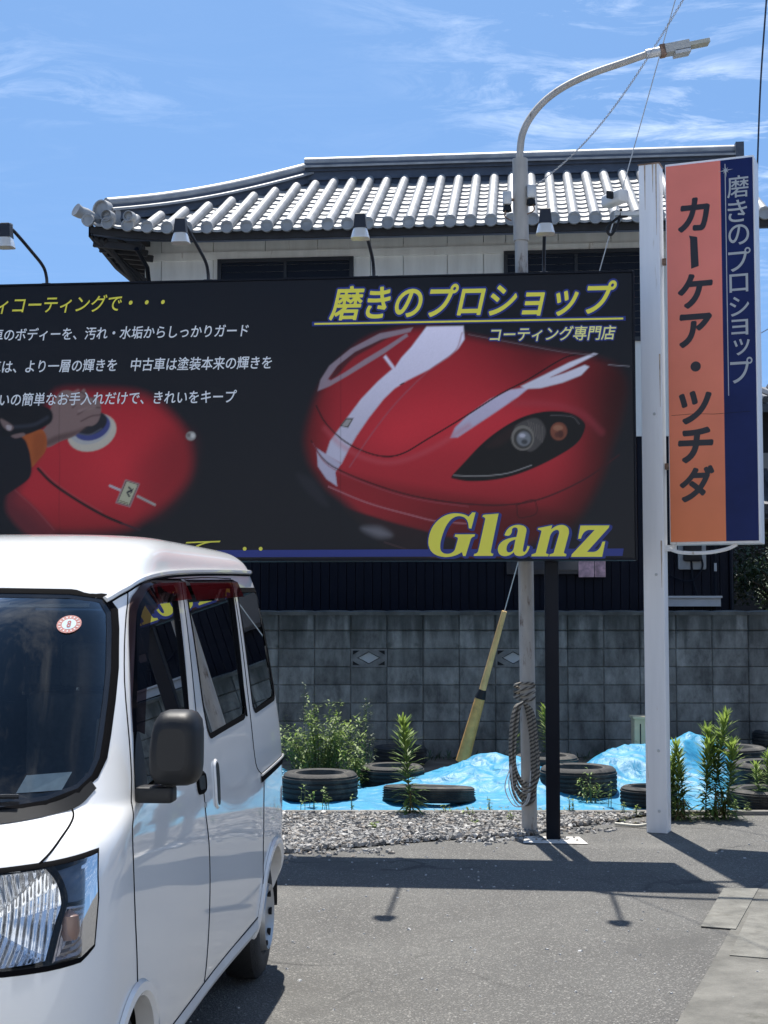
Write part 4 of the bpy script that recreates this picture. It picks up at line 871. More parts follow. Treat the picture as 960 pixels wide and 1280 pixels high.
def glyph(ch, x0_, y0_, x1_, y1_, mat, bold, shear=0.):
    a_, b_ = sp(*V5(x0_, y1_)); c_, d_ = sp(*V5(x1_, y1_)); _, e_ = sp(*V5(x0_, y0_)); VF = dilate(text_mesh(ch, shear), bold); return put(psign, VF, (a_, (b_ + d_) / 2, c_, (e_ + (d_ - b_) * .5 + 0)), fy - .0055, mat)
for ch, a_ in zip('カケアツチダ', ((166, 166, 266, 270), (166, 400, 275, 506), (170, 522, 273, 626), (170, 760, 272, 862), (167, 872, 277, 982), (172, 990, 280, 1102))): glyph(ch, *a_, M_char, .036, .12)
(ua, za), (ub, zb_) = sp(*V5(205, 383)), sp(*V5(229, 283)); g = G(); g.add([(ua + .005, fy - .0055, za - .004), (ub, fy - .0055, za + .012), (ub - .008, fy - .0055, zb_ - .01), (ub - .018, fy - .0055, zb_ - .005), (ua - .008, fy - .0055, zb_ + .008), (ua, fy - .0055, zb_ - .02)], [tuple(range(6))]); link('lettering', g, M_char, psign, smooth=0)
u_, z_ = sp(*V5(221, 685)); g = G(); g.add([(u_ + .038 * cos(2 * pi * k / 24), fy - .0055, z_ + .038 * sin(2 * pi * k / 24)) for k in range(24)], [tuple(range(24))]); link('lettering', g, M_char, psign, smooth=0)
for ch, a_ in zip('磨きのプロショップ', ((318, 97, 385, 165), (320, 172, 380, 240), (322, 248, 386, 310), (322, 320, 391, 392), (325, 400, 383, 456), (326, 470, 386, 530), (331, 540, 383, 588), (338, 600, 388, 650), (328, 657, 397, 736))): glyph(ch, *a_, M_silver, .006)
u_, z1_ = sp(*V5(311, 62)); _, z2_ = sp(*V5(316, 775)); g = G(); g.box((u_, fy - .0045, (z1_ + z2_) / 2), (.006, .002, z1_ - z2_)); link('thin_line', g, M_silver, psign, smooth=0)
g = G(); u_, z_ = sp(*V5(313, 82))
for k in range(4):
    a_ = pi * k / 4 + .1; L_ = .055 if k % 2 == 0 else .03; c_, s_ = cos(a_), sin(a_); g.add([(u_ + c_ * L_, fy - .006 - .0003 * k, z_ + s_ * L_), (u_ - s_ * .005, fy - .006 - .0003 * k, z_ + c_ * .005), (u_ - c_ * L_, fy - .006 - .0003 * k, z_ - s_ * L_), (u_ + s_ * .005, fy - .006 - .0003 * k, z_ - c_ * .005)], [(0, 3, 2, 1)])
link('star_mark', g, M_silver, psign, smooth=0)
z_ = sp(832, 520)[1]; g = G(); g.tube([(uL_ + .02, fy - .004, z_), (uL_ + .2, fy - .004, z_ + .006), (uL_ + .33, fy - .004, z_ - .004), (uR_ - .05, fy - .004, z_ + .004)], .0012, 4); link('joint', g, M_dark, psign)
for z_, bent in ((zB_ - .03, True), (sp(832, 324)[1], False), (sp(832, 582)[1], False)):
    g = G(); g.box((.10, .03, z_), (.10, .05, .045)); br = link('bracket', g, M_whitepole if bent else M_rust, psign, smooth=0)
    if bent: g = G(); g.tube(cr([(.10, .0, z_ - .005), (.2, .0, z_ - .035), (.38, .0, z_ - .038), (.52, .0, z_ - .015), (.60, .0, z_ + .02)], 6), .014, 8); link('stay', g, M_whitepole, br)
g = G(); g.tube(cr([(-.02, .08, .9), (-.025, .09, .3), (-.04, .10, .09), (-.15, .12, .02), (-.36, .14, .018)], 6), .012, 8); link('conduit', g, pm('cream_conduit', (.55, .52, .43), .6), psign)
# security camera on the post's arm
zc_ = aty(770, 262, pc[1])[2]; xc_ = aty(768, 262, pc[1])[0]
cam_t = thing('security_camera', 'white bullet security camera on an arm at the top of the white post', 'security camera', (pc[0] - .075, pc[1], zc_))
dx = xc_ - pc[0] + .075
g = G(); g.box((dx / 2, 0, -.035), (abs(dx), .045, .03)); link('mounting_arm', g, M_galvlight, cam_t, smooth=0)
g = G(); P = [(dx - .02, -.12, .075), (dx + .02, .08, .055)]
g.rbox((dx, -.03, .075), (.10, .22, .095), .022, axis='y', rz=.5); hb = link('camera_body', g, pm('camera_white', (.68, .68, .66), .5), cam_t)
g = G(); g.rbox((dx - .053, -.125, .078), (.062, .012, .058), .01, axis='y', rz=.5); link('lens_window', g, M_black, hb)
g = G(); g.tube(cr([(dx + .1, 0, -.05), (dx + .02, -.01, -.07), (dx - .06, -.02, -.15), (dx - .03, -.02, -.20), (dx + .02, -.02, -.12), (dx + .05, -.01, .0)], 7), .011, 6); link('cable', g, M_black, cam_t)

# ------------------------------------------------------------------ lamp post
lp = gnd(662, 1041); LY = lp[1]
lpost = thing('street_lamp', 'weathered rust-patched lamp post with curved arm rising behind the signboard', 'street lamp', (lp[0], LY, 0))
zt = aty(650, 198, LY); zt2 = aty(650, 198, LY)[2]; xt = zt[0]
L0 = lambda px, py: tuple(np.array(aty(px, py, LY)) - np.array([lp[0], LY, 0]))
g = G(); b0 = (0, 0, 0); t0_ = L0(650, 199); tm = tuple(np.array(t0_) * .56)
g.tube([b0, (tm[0], 0, tm[2])], .057, 18); g.tube([(tm[0], 0, tm[2]), (t0_[0] * .87, 0, t0_[2] * .875)], .048, 18); g.tube([(t0_[0] * .87, 0, t0_[2] * .875), t0_], .058, 18); g.lathe([(.085, 0), (.085, .02), (.06, .03)], 18)
pole_o = link('pole', g, M_galv, lpost)
g = G(); g.tube(cr([L0(649, 205), L0(650, 190), L0(653, 168), L0(663, 147), L0(681, 126), L0(706, 108), L0(740, 92), L0(780, 78), L0(826, 62)], 6), .027, 12); link('arm', g, M_galv, lpost)
a_ = np.array(L0(812, 67)); b_ = np.array(L0(888, 52)); dv = (b_ - a_) / np.linalg.norm(b_ - a_); an = -math.atan2(dv[2], dv[0])
def along(t): return a_ + dv * t
Lh = np.linalg.norm(b_ - a_)
g = G(); g.tube([along(-.03), along(.11)], .036, 12); hd = link('clamp', g, M_galvlight, lpost)
g = G(); g.box(along(.10) + np.array([0, 0, .0]), (.04, .08, .085), 0, 1, an); link('clamp_band', g, M_rust, hd, smooth=0)
g = G(); g.box(along(.21), (.19, .11, .068), 0, 1, an); lh = link('lamp_head', g, pm('lamp_head_paint', (.42, .42, .40), .5, var=.1), lpost, smooth=0)
g = G(); g.box(along(.36) + np.array([0, 0, .0]), (.20, .10, .030), 0, 1, an); link('lamp_lens', g, pm('yellowed_lens', (.44, .43, .36), .35), lh, smooth=0)
g = G(); g.box(along(.25) + np.array([0, 0, -.045]), (.12, .11, .03), 0, 1, an); link('lamp_cover', g, M_galvlight, lh, smooth=0)
# small twin fixtures strapped to the post
for px, py, s_, lb in ((634, 248, -1, 'small grey sensor box strapped to the left of the lamp post'), (664, 240, 1, 'small grey bracket fixture strapped to the right of the lamp post')):
    p = aty(px, py, LY - .05); t = thing('sensor_box', lb, 'sensor box', (p[0], p[1], p[2]))
    g = G(); g.rbox((0, 0, 0), (.065, .06, .10), .012); link('box_body', g, M_galvlight, t)
    g = G(); g.lathe([(0, -.10), (.035, -.10), (.03, -.06), (.012, -.05)], 14); link('sensor_eye', g, M_black, t)
    g = G(); g.tube([(0, .03, .0), (-s_ * .07, .04, .0)], .012, 6); g.tube(cr([(0, 0, -.06), (s_ * .02, -.02, -.14), (-s_ * .03, 0, -.17)], 5), .006, 5); link('strap_arm', g, M_rust, t)
# coiled rope hung on the post
def ropemat():
    m = bpy.data.materials.new('braided_rope'); m.use_nodes = True; t = m.node_tree; n = t.nodes; L = t.links; b = n['Principled BSDF']; tcn = n.new('ShaderNodeTexCoord'); mp = n.new('ShaderNodeMapping'); mp.inputs['Rotation'].default_value = (0, .6, 0); L.new(tcn.outputs['Object'], mp.inputs[0])
    wv = n.new('ShaderNodeTexWave'); wv.wave_type = 'BANDS'; wv.bands_direction = 'Z'; wv.inputs['Scale'].default_value = 13; wv.inputs['Distortion'].default_value = 1.5; wv.inputs['Detail'].default_value = 2; L.new(mp.outputs[0], wv.inputs['Vector'])
    rp = n.new('ShaderNodeValToRGB'); rp.color_ramp.elements[0].position = .35; rp.color_ramp.elements[1].position = .6; rp.color_ramp.elements[0].color = (.075, .068, .06, 1); rp.color_ramp.elements[1].color = (.30, .275, .23, 1); L.new(wv.outputs[0], rp.inputs[0]); L.new(rp.outputs[0], b.inputs['Base Color']); b.inputs['Roughness'].default_value = .95; return m
M_rope = ropemat()
rz0 = aty(655, 880, LY - .07); rope = thing('rope_coil', 'coil of grey twisted rope hanging from the lamp post', 'rope', (lp[0], LY - .07, 0))
rng_ = random.Random(4)
zr1 = aty(655, 876, LY)[2]; zr0 = aty(655, 1008, LY)[2]
g = G(); g2_ = G()
for k in range(10):
    xl = -.100 + .012 * rng_.uniform(-1, 1) - .004 * k; xr = -.015 + .012 * rng_.uniform(-1, 1) + .008 * (k % 4); yb_ = -.02 - .014 * (k % 4); zb_ = zr0 + .03 + rng_.uniform(0, .20) * rng_.random(); sw = rng_.uniform(-.015, .015)
    pth = cr([(-.05, yb_, zr1), (xl + .02, yb_ - .005, zr1 - .06), (xl - .01, yb_, zr1 - .30), (xl + .0 + sw, yb_, zb_ + .14), (xl + .05, yb_, zb_ + .02), (-.005, yb_ - .01, zb_), (xr + .035, yb_, zb_ + .10), (xr + .03, yb_, zr1 - .32), (xr, yb_ - .005, zr1 - .08), (-.05, yb_, zr1)], 6)
    g.tube(pth, .0092, 7, False)
link('rope_loops', g, M_rope, rope)
for k in range(4): g2_.tube([(.075 * cos(2 * pi * i / 20) - .03, .07 + .075 * sin(2 * pi * i / 20), zr1 + .03 + .028 * k + .02 * sin(2 * pi * i / 20 + k)) for i in range(21)], .0105, 7, False)
link('rope_lashing', g2_, M_rope, rope)
g = G()
for k in range(3):
    q = .03 * k; g.tube(cr([(-.14, -.05, zr1 - .45), (-.19 + q, -.06, zr1 - .62), (-.12 + q, -.06, zr0 + .02), (-.02, -.07, zr0 + .06 + q), (.0, -.05, zr1 - .5)], 7), .004, 5, False)
link('thin_cord', g, M_galvlight, rope)
# guy wire with yellow guard
ga = np.array([*aty(578, 952, 14.35)]); gb = aty(848, -14, 13.2); 
gd = gb - ga
guy = thing('guy_wire', 'steel guy wire with yellow guard rising from behind the blue sheet', 'guy wire', tuple(ga))
def gp_(t): return gd * t
def tofpy(py):                                        # fraction along the wire that shows at photo height py
    lo, hi = 0., 1.
    for _ in range(40):
        mid = (lo + hi) / 2; P_ = ga + gd * mid - _C; y_ = 640 - FPX * (P_ @ _up) / (P_ @ _fw)
        if y_ > py: lo = mid
        else: hi = mid
    return lo
M_yguard = pm('yellow_guard', (.62, .34, .10), .6, var=.25, vscale=9, dark=(.16, .12, .06), dscale=6, damt=.05)
g = G(); g.tube([gp_(0), gp_(1)], .0055, 6); link('wire', g, M_galvlight, guy)
t1, t2, t3 = tofpy(872), tofpy(862), tofpy(764)
g = G(); g.tube([gp_(0), gp_(t1)], [.068, .050], 12); link('guard', g, M_yguard, guy)
g = G(); g.tube([gp_(t1 * .99), gp_(t2)], [.056, .036], 12); link('guard_collar', g, M_black, guy)
g = G(); g.tube([gp_(t2 * .99), gp_(t3)], [.034, .026], 12); link('guard', g, pm('pale_yellow_guard', (.70, .44, .17), .6, var=.2, vscale=9), guy)
# overhead cables
def cable(name, lbl, pts, r, mat, twist=False):
    t = link(name, G().tube(cr(pts, 10), r, 6), mat); tag(t, lbl, 'cable')
    return t
M_cable = pm('cable_black', (.02, .03, .06), .6); M_drop = pm('cable_grey', (.30, .33, .38), .6)
cable('overhead_cable', 'dark overhead cable dropping behind the top corner of the pink and navy panel', [aty(962, -60, 15), aty(958, 0, 15), aty(951, 100, 15.2), aty(947, 200, 15.4), aty(944, 300, 15.6), aty(936, 430, 16)], .010, M_cable)
cable('service_wire', 'thin grey service wire right of the navy panel edge, crossing open sky', [aty(900, 452, 17), aty(945, 420, 17.3), aty(1010, 385, 18)], .006, M_drop)
a_, b_ = aty(664, 236, LY), aty(862, -14, 8.6); P1 = []; P2 = []; n = 340
for k in range(n + 1):
    t = k / n; q = a_ + (b_ - a_) * t + np.array([0, 0, -.16 * sin(pi * t)]); ph = k * .8; P1.append(q + np.array([.006 * cos(ph), .006 * sin(ph), .004 * sin(ph)])); P2.append(q - np.array([.006 * cos(ph), .006 * sin(ph), .004 * sin(ph)]))
g = G(); g.tube(P1, .0026, 5); o = thing('twisted_cable', 'twisted pair cable running from the lamp post up past the lamp head', 'cable', tuple(a_))
link('strand', g, M_drop, o, sub=tuple(a_)); g = G(); g.tube(P2, .0026, 5); link('strand', g, pm('cable_pale', (.45, .47, .5), .6), o, sub=tuple(a_))
# concrete pad at the foot of the black post
p = gnd(692, 1053); g = G(); g.add([(p[0] - .22, p[1] - .06, .006), (p[0] + .23, p[1] - .10, .006), (p[0] + .21, p[1] + .22, .006), (p[0] - .18, p[1] + .24, .006)], [(0, 1, 2, 3)]); o = link('footing_pavement', g, pm('pale_mortar', (.50, .48, .45), .9, var=.2, vscale=12), smooth=0); tag(o, kind='structure')
# small cream cabinet behind the white post
p = aty(806, 930, 14.6); t = thing('utility_cabinet', 'small cream metal cabinet standing behind the white post and blue sheet', 'cabinet', (p[0] + .02, 14.6, 0))
zt_ = aty(800, 897, 14.6)[2]; g = G(); g.rbox((0, 0, zt_ / 2), (.28, .2, zt_), .01); cb = link('cabinet_body', g, pm('cream_metal', (.62, .48, .30), .6, var=.15, vscale=4, dark=(.25, .15, .08), dscale=6, damt=0), t)
g = G(); g.box((0, -.01, zt_ + .008), (.31, .24, .022)); link('lid', g, MATS['cream_metal'], t, smooth=0)
g = G(); g.box((-.08, -.101, zt_ * .6), (.012, .006, zt_ * .6)); link('door_seam', g, M_black, t, smooth=0)
def pchip(xs, ys):
    xs = np.array(xs, float); ys = np.array(ys, float); h = np.diff(xs); d = np.diff(ys) / h; m = np.zeros(len(xs))
    for i in range(1, len(xs) - 1):
        if d[i - 1] * d[i] > 0: w1, w2 = 2 * h[i] + h[i - 1], h[i] + 2 * h[i - 1]; m[i] = (w1 + w2) / (w1 / d[i - 1] + w2 / d[i])
    m[0], m[-1] = d[0], d[-1]
    def f(x):
        x = min(max(x, xs[0]), xs[-1]); i = min(max(int(np.searchsorted(xs, x)) - 1, 0), len(h) - 1); t = (x - xs[i]) / h[i]
        return (1 + 2 * t) * (1 - t) ** 2 * ys[i] + t * (1 - t) ** 2 * h[i] * m[i] + t * t * (3 - 2 * t) * ys[i + 1] + t * t * (t - 1) * h[i] * m[i + 1]
    return f
VXF = pchip([.18, .26, .36, .50, .62, .72, .85, .95, 1.01, 1.045, 1.075, 1.10, 1.13, 1.40, 1.65, 1.70, 1.735, 1.78, 1.83, 1.875, 1.91, 1.93], [-.10, -.05, -.012, 0, -.004, -.012, -.035, -.065, -.105, -.165, -.26, -.34, -.372, -.60, -.805, -.85, -.885, -.955, -1.07, -1.25, -1.55, -2.0])
VWZ = pchip([.18, .30, .42, .60, .70, .80, .92, 1.02, 1.10, 1.17, 1.30, 1.50, 1.66, 1.74, 1.79, 1.84, 1.88, 1.91, 1.93], [.66, .715, .729, .737, .7385, .7385, .7365, .7315, .724, .716, .698, .668, .640, .622, .607, .590, .556, .49, .2])
VXR = pchip([.18, .35, .60, 1.0, 1.2, 1.7, 1.78, 1.84, 1.89, 1.93], [-3.40, -3.46, -3.49, -3.49, -3.475, -3.40, -3.375, -3.345, -3.27, -2.95])
VL = pchip([.18, .5, 1.0, 1.1, 1.3, 1.7, 1.8, 1.93], [.46, .48, .52, .50, .46, .44, .5, .6])
NEXP = 3.6; QF = .5 ** (1 / NEXP)
def wid(x): t = min(max((-1.75 - x) / 1.5, 0.), 1.); return 1 + .048 * t * t * (3 - 2 * t)
def fx(y, z):                                          # front surface: x for a given (y, z)
    w_, L_ = VWZ(z), VL(z); xc = VXF(z) - L_; return xc + L_ * max(0., 1 - min(1, abs(y) / w_) ** NEXP) ** (1 / NEXP)
def sy(x, z):                                          # side surface: |y| for a given (x, z)
    w_, L_ = VWZ(z), VL(z); xc = VXF(z) - L_
    if x > xc: return w_ * max(0., 1 - min(1, (x - xc) / L_) ** NEXP) ** (1 / NEXP)
    xr = VXR(z); Lr = .30; xrc = xr + Lr
    if x < xrc: return w_ * wid(x) * max(0., 1 - min(1, (xrc - x) / Lr) ** 4) ** .25
    return w_ * wid(x)
def cmap(c, z):                                        # c in 0..1 front, 1..2 corner, 2..3 side, 3..4 rear corner, 4..5 rear
    w_, L_ = VWZ(z), VL(z); xf = VXF(z); xc = xf - L_; xr = VXR(z); Lr = .30; xrc = xr + Lr; q4 = .5 ** .25
    if c <= 1: y = QF * w_ * c; return (fx(y, z), y)
    if c <= 2: x = xc + L_ * QF * (2 - c); return (x, sy(x, z))
    if c <= 3: x = xc + (xrc - xc) * (c - 2); return (x, w_ * wid(x))
    if c <= 4: x = xrc - Lr * q4 * (c - 3); return (x, sy(x, z))
    y = w_ * wid(-3.4) * q4 * (5 - c); return (xrc - Lr * max(0, 1 - (y / (w_ * wid(-3.4))) ** 4) ** .25, y)

# ------------------------------------------------------------------ parked kei van (local frame: x forward, y to its left, z up)
van = thing('parked_van', 'glossy white kei van parked on the asphalt in front of the signboard', 'van', (-1.473, 3.564, 0), R(-94.0))
WS = [(0, 1.700), (.25, 1.699), (.45, 1.696), (.545, 1.682), (.578, 1.640), (.592, 1.585), (.614, 1.47), (.625, 1.38), (.633, 1.29), (.637, 1.226), (.628, 1.182), (.60, 1.148), (.53, 1.122), (.42, 1.108), (.2, 1.100), (0, 1.098)]
WSP = WS + [(-y, z) for y, z in WS[-2:0:-1]]
def rnd(poly, n=5):                                   # round a polygon's corners a little
    o = []
    m_ = len(poly)
    for i in range(m_):
        a_, b_, c_ = np.array(poly[i - 1]), np.array(poly[i]), np.array(poly[(i + 1) % m_]); l1, l2 = np.linalg.norm(a_ - b_), np.linalg.norm(c_ - b_); r_ = min(.06, l1 * .42, l2 * .42)
        p, q = b_ + (a_ - b_) / l1 * r_, b_ + (c_ - b_) / l2 * r_
        for k in range(n): t = k / (n - 1); o.append(tuple((1 - t) ** 2 * p + 2 * t * (1 - t) * b_ + t * t * q))
    return o
def dens(poly, d=.06):
    o = []
    for i in range(len(poly)):
        a_, b_ = np.array(poly[i]), np.array(poly[(i + 1) % len(poly)]); k = max(1, int(np.linalg.norm(b_ - a_) / d))
        for j in range(k): o.append(tuple(a_ + (b_ - a_) * j / k))
    return o
FW = rnd([(-.655, 1.100), (-.80, 1.36), (-1.02, 1.640), (-1.17, 1.705), (-1.575, 1.722), (-1.56, 1.64), (-1.485, 1.31), (-1.42, 1.155)])
SW = rnd([(-1.765, 1.722), (-2.64, 1.745), (-2.60, 1.66), (-2.50, 1.204), (-1.768, 1.180), (-1.735, 1.30), (-1.742, 1.65)])
QW = rnd([(-2.715, 1.728), (-3.255, 1.735), (-3.27, 1.52), (-3.25, 1.235), (-2.66, 1.207), (-2.675, 1.36)])
RW = rnd([(.50, 1.68), (-.50, 1.68), (-.54, 1.22), (.54, 1.22)])
HL = [(.50, .985), (.84, .992), (1.02, 1.000), (1.285, 1.014), (1.335, .90), (1.325, .785), (1.22, .762), (1.04, .757), (.88, .754), (.64, .766), (.50, .80)]
ARC = ((-.62, .285, .282), (-3.07, .285, .304))
mF = lambda sg: (lambda p: np.array([fx(p[0], p[1]), p[0], p[1]]))
def mS(sg): return lambda p: np.array([p[0], sg * sy(p[0], p[1]), p[1]])
def mC(sg):
    def f(p): x, y = cmap(p[0], p[1]); return np.array([x, sg * y, p[1]])
    return f
def mR(p): x, y = -3.40, p[0]; w_ = VWZ(p[1]) * wid(-3.4); xr = VXR(p[1]); return np.array([xr + .30 - .30 * max(0, 1 - (abs(y) / w_) ** 4) ** .25, y, p[1]])
CEN = np.array([-1.7, 0, .9])
def nrm(mp, p, e=.006):
    a_ = mp((p[0] + e, p[1])) - mp((p[0] - e, p[1])); b_ = mp((p[0], p[1] + e)) - mp((p[0], p[1] - e)); n_ = np.cross(a_, b_); n_ /= np.linalg.norm(n_) + 1e-12
    P = mp(p) - CEN; P[0] *= .25
    return n_ if n_ @ P > 0 else -n_
def cent(poly): a_ = np.array(poly); return a_.mean(0)
def patch(g, mp, poly, off, rings=(1, .97, .85, .6, .3)):
    c = cent(poly); n = len(poly); V = []
    for s_ in rings:
        for p in poly: q = tuple(c + (np.array(p) - c) * s_); V.append(mp(q) + nrm(mp, q) * off)
    q = tuple(c); V.append(mp(q) + nrm(mp, q) * off); F = []; m_ = len(rings)
    for r in range(m_ - 1):
        for k in range(n): F.append((r * n + k, r * n + (k + 1) % n, (r + 1) * n + (k + 1) % n, (r + 1) * n + k))
    for k in range(n): F.append(((m_ - 1) * n + k, (m_ - 1) * n + (k + 1) % n, m_ * n))
    return g.add(V, F)
def inset(poly, d):                                   # move each side inwards by d (negative: outwards)
    P = [np.array(p) for p in poly]; n = len(P); ar = sum(P[i][0] * P[(i + 1) % n][1] - P[(i + 1) % n][0] * P[i][1] for i in range(n)); sg = 1 if ar > 0 else -1; o = []
    for i in range(n):
        e = P[(i + 1) % n] - P[i - 1]; e /= np.linalg.norm(e) + 1e-12; o.append(tuple(P[i] + sg * d * np.array([-e[1], e[0]])))
    return o
def ring(g, mp, poly, d0, d1, o0, o1):
    A_, B_ = inset(poly, d0), inset(poly, d1); n = len(poly); V = [mp(p) + nrm(mp, p) * o0 for p in A_] + [mp(tuple((np.array(p) + np.array(q)) / 2)) + nrm(mp, p) * max(o0, o1) for p, q in zip(A_, B_)] + [mp(p) + nrm(mp, p) * o1 for p in B_]
    return g.add(V, [(r * n + k, r * n + (k + 1) % n, (r + 1) * n + (k + 1) % n, (r + 1) * n + k) for r in range(2) for k in range(n)])
ZS = list(np.linspace(.20, 1.09, 62)) + list(np.linspace(1.10, 1.72, 44)) + list(np.linspace(1.73, 1.93, 32))
CS = list(np.linspace(0, 1, 34)) + list(np.linspace(1, 2, 26))[1:] + list(np.linspace(2, 3, 110))[1:] + list(np.linspace(3, 4, 12))[1:] + list(np.linspace(4, 5, 18))[1:]
pts_ = [[cmap(c, z) for c in CS] for z in ZS]
FWs, SWs, QWs = FW, SW, QW
WSPs = WSP
def gone(c, x, y, z):
    if c < 1.7 and 1.05 < z < 1.74 and inpoly(y, z, WSPs): return True
    if 1.2 < c < 3.6 and z > 1.05:
        for p in (FWs, SWs, QWs):
            if inpoly(x, z, p): return True
    if c > 3.6 and inpoly(y, z, RW): return True
    if c < 1.5 and .7 < z < 1.05 and inpoly(c, z, HL): return True
    if c > 1:
        for ax, az, ar in ARC:
            if (x - ax) ** 2 + (z - az) ** 2 < ar * ar: return True
    if c > 1.75 and z < .27: return True
    return False
def which(c, x, z):
    if c > 1.2 and .31 < z < 1.735:
        f = -.575 - .0 * z if z < .95 else -.575 - (z - .95) * .55
        if -1.665 - (.05 if z > 1.0 else 0) * 0 < x < f and z < 1.735: return 'door'
        if -2.755 < x < -1.675: return 'sliding_door'
    return 'body'
GS = {k: G() for k in ('body', 'doorL', 'doorR', 'sliding_doorL', 'sliding_doorR', 'liner')}
nz_, nc = len(ZS), len(CS)
for sg, sd in ((1, 'L'), (-1, 'R')):
    idx = {}
    def vid(key, i, j):
        k = (key, i, j)
        if k not in idx:
            x, y = pts_[i][j]
            if key == 'liner':
                q = np.array([x, y, ZS[i]]); d_ = np.array([-1.7 - x, -y * 3, (.9 - ZS[i]) * 2.5]); d_[0] *= .6; q = q + d_ / np.linalg.norm(d_) * .035; P = (q[0], sg * q[1], q[2])
            else: P = (x, sg * y, ZS[i])
            GS[key].v.append(P); idx[k] = len(GS[key].v) - 1
        return idx[k]
    for i in range(nz_ - 1):
        for j in range(nc - 1):
            c = (CS[j] + CS[j + 1]) / 2; z = (ZS[i] + ZS[i + 1]) / 2; x = sum(pts_[a_][b_][0] for a_ in (i, i + 1) for b_ in (j, j + 1)) / 4; y = sum(pts_[a_][b_][1] for a_ in (i, i + 1) for b_ in (j, j + 1)) / 4
            if gone(c, x, y, z): continue
            k = which(c, x, z); key = k if k == 'body' else k + sd
            q = [vid(key, i, j), vid(key, i, j + 1), vid(key, i + 1, j + 1), vid(key, i + 1, j)]
            GS[key].f.append(tuple(q if sg > 0 else q[::-1]))
            q = [vid('liner', i, j), vid('liner', i, j + 1), vid('liner', i + 1, j + 1), vid('liner', i + 1, j)]; GS['liner'].f.append(tuple(q))
top = [(x, y, 1.93) for x, y in pts_[-1]] + [(x, -y, 1.93) for x, y in pts_[-1][::-1]]
GS['body'].add(top, [tuple(range(len(top)))])
vbody = link('body', GS['body'], M_paint, van, smooth=40)
for v_ in (vbody,):                                   # weld the seam between both halves
    import bmesh
    bm = bmesh.new(); bm.from_mesh(v_.data); bmesh.ops.remove_doubles(bm, verts=bm.verts, dist=.0004); bm.to_mesh(v_.data); bm.free(); v_.data.set_sharp_from_angle(angle=R(45))
doors = {}
for k in ('doorL', 'doorR', 'sliding_doorL', 'sliding_doorR'): doors[k] = link(k[:-1], GS[k], M_paint, van, smooth=40)
link('cabin_lining', GS['liner'], M_liner, van, smooth=40)
# glass, seals
M_frit = pm('glass_border', (.012, .013, .016), .06, spec=.6)
g = G(); patch(g, mF(1), dens(WSP, .05), .001, (1, .985, .9, .75, .6, .45, .3, .15)); wsg = link('windscreen', g, M_glass, van)
g = G(); ring(g, mF(1), dens(WSP, .05), -.011, .006, .002, .004); link('seal', g, M_gasket, wsg)
g = G(); ring(g, mF(1), dens(WSP, .05), .005, .018, .0022, .0022); P = dens([(-.60, 1.116), (.60, 1.116), (.56, 1.152), (.3, 1.140), (-.3, 1.140), (-.56, 1.152)], .05); patch(g, mF(1), P, .0024, (1, .8, .5, .2)); link('glass_border', g, M_frit, wsg)
for sg, sd in ((1, 'L'), (-1, 'R')):
    for poly, par, mt in ((FW, doors['door' + sd], M_glass), (SW, doors['sliding_door' + sd], M_tint), (QW, vbody, M_tint)):
        P_ = np.array([mS(sg)(p) for p in dens(inset(poly, -.004), .05)]); c_ = P_.mean(0); n_ = np.linalg.svd(P_ - c_)[2][2]; P_ = P_ - np.outer((P_ - c_) @ n_, n_) - np.array([0, sg * .003, 0])
        g = G(); g.add(P_, [tuple(range(len(P_)))]); wg = link('window', g, mt, par, smooth=0)
        g = G(); ring(g, mS(sg), dens(poly, .05), -.010, .011, .001, .001); link('seal', g, M_gasket, par)
    for poly, par in ((FW, doors['door' + sd]), (SW, doors['sliding_door' + sd])):   # inner sash post of each opening window
        xa = min(p[0] for p in poly); g = G()
        g.tube([mS(sg)((xa + .10 + .02, 1.20)) - np.array([0, sg * .012, 0]), mS(sg)((xa + (.03 if poly is FW else .06), 1.69)) - np.array([0, sg * .012, 0])], .018, 6); link('sash', g, M_gasket, par)
g = G(); patch(g, mR, dens(RW, .05), .002); link('rear_window', g, M_tint, van)
# shut lines
def surfline(mp, pts, r=.0032): return [mp(p) + nrm(mp, p) * .0006 for p in pts]
for sg in (1, -1):
    g = G(); m_ = mS(sg)
    for pl in ([(-.625, .585), (-.60, .70), (-.572, .83), (-.562, .95), (-.568, 1.03), (-.60, 1.07), (-.66, 1.16)], [(-.66, 1.16), (-.80, 1.43), (-.985, 1.665), (-1.12, 1.735), (-1.70, 1.755)], [(-1.70, 1.755), (-1.66, 1.62), (-1.60, 1.30), (-1.575, 1.12), (-1.60, .95), (-1.665, .80), (-1.69, .60), (-1.69, .33)], [(-2.66, 1.775), (-2.63, 1.55), (-2.585, 1.2), (-2.60, 1.0), (-2.755, .92), (-2.76, .8), (-2.76, .60), (-2.79, .45), (-2.80, .33)], [(-.80, .33), (-1.3, .325), (-2.0, .325), (-2.78, .335)], [(-1.70, 1.755), (-2.2, 1.77), (-2.66, 1.775)]):
        g.tube(surfline(m_, [tuple(q) for q in cr(pl, 5)]), .0022, 5)
    link('shut_line', g, M_gasket, van)
g = G(); mc = mC(1); pl = cr([(1.0, 1.105), (1.025, 1.08), (1.02, 1.05), (1.0, 1.022), (.97, 1.0)], 5); g.tube(surfline(mc, [tuple(p) for p in pl]), .003, 5); pl = cr([(1.0, 1.105), (1.025, 1.08), (1.02, 1.05), (1.0, 1.022), (.97, 1.0)], 5); g.tube(surfline(mC(-1), [tuple(p) for p in pl]), .003, 5); link('bonnet_line', g, M_gasket, van)
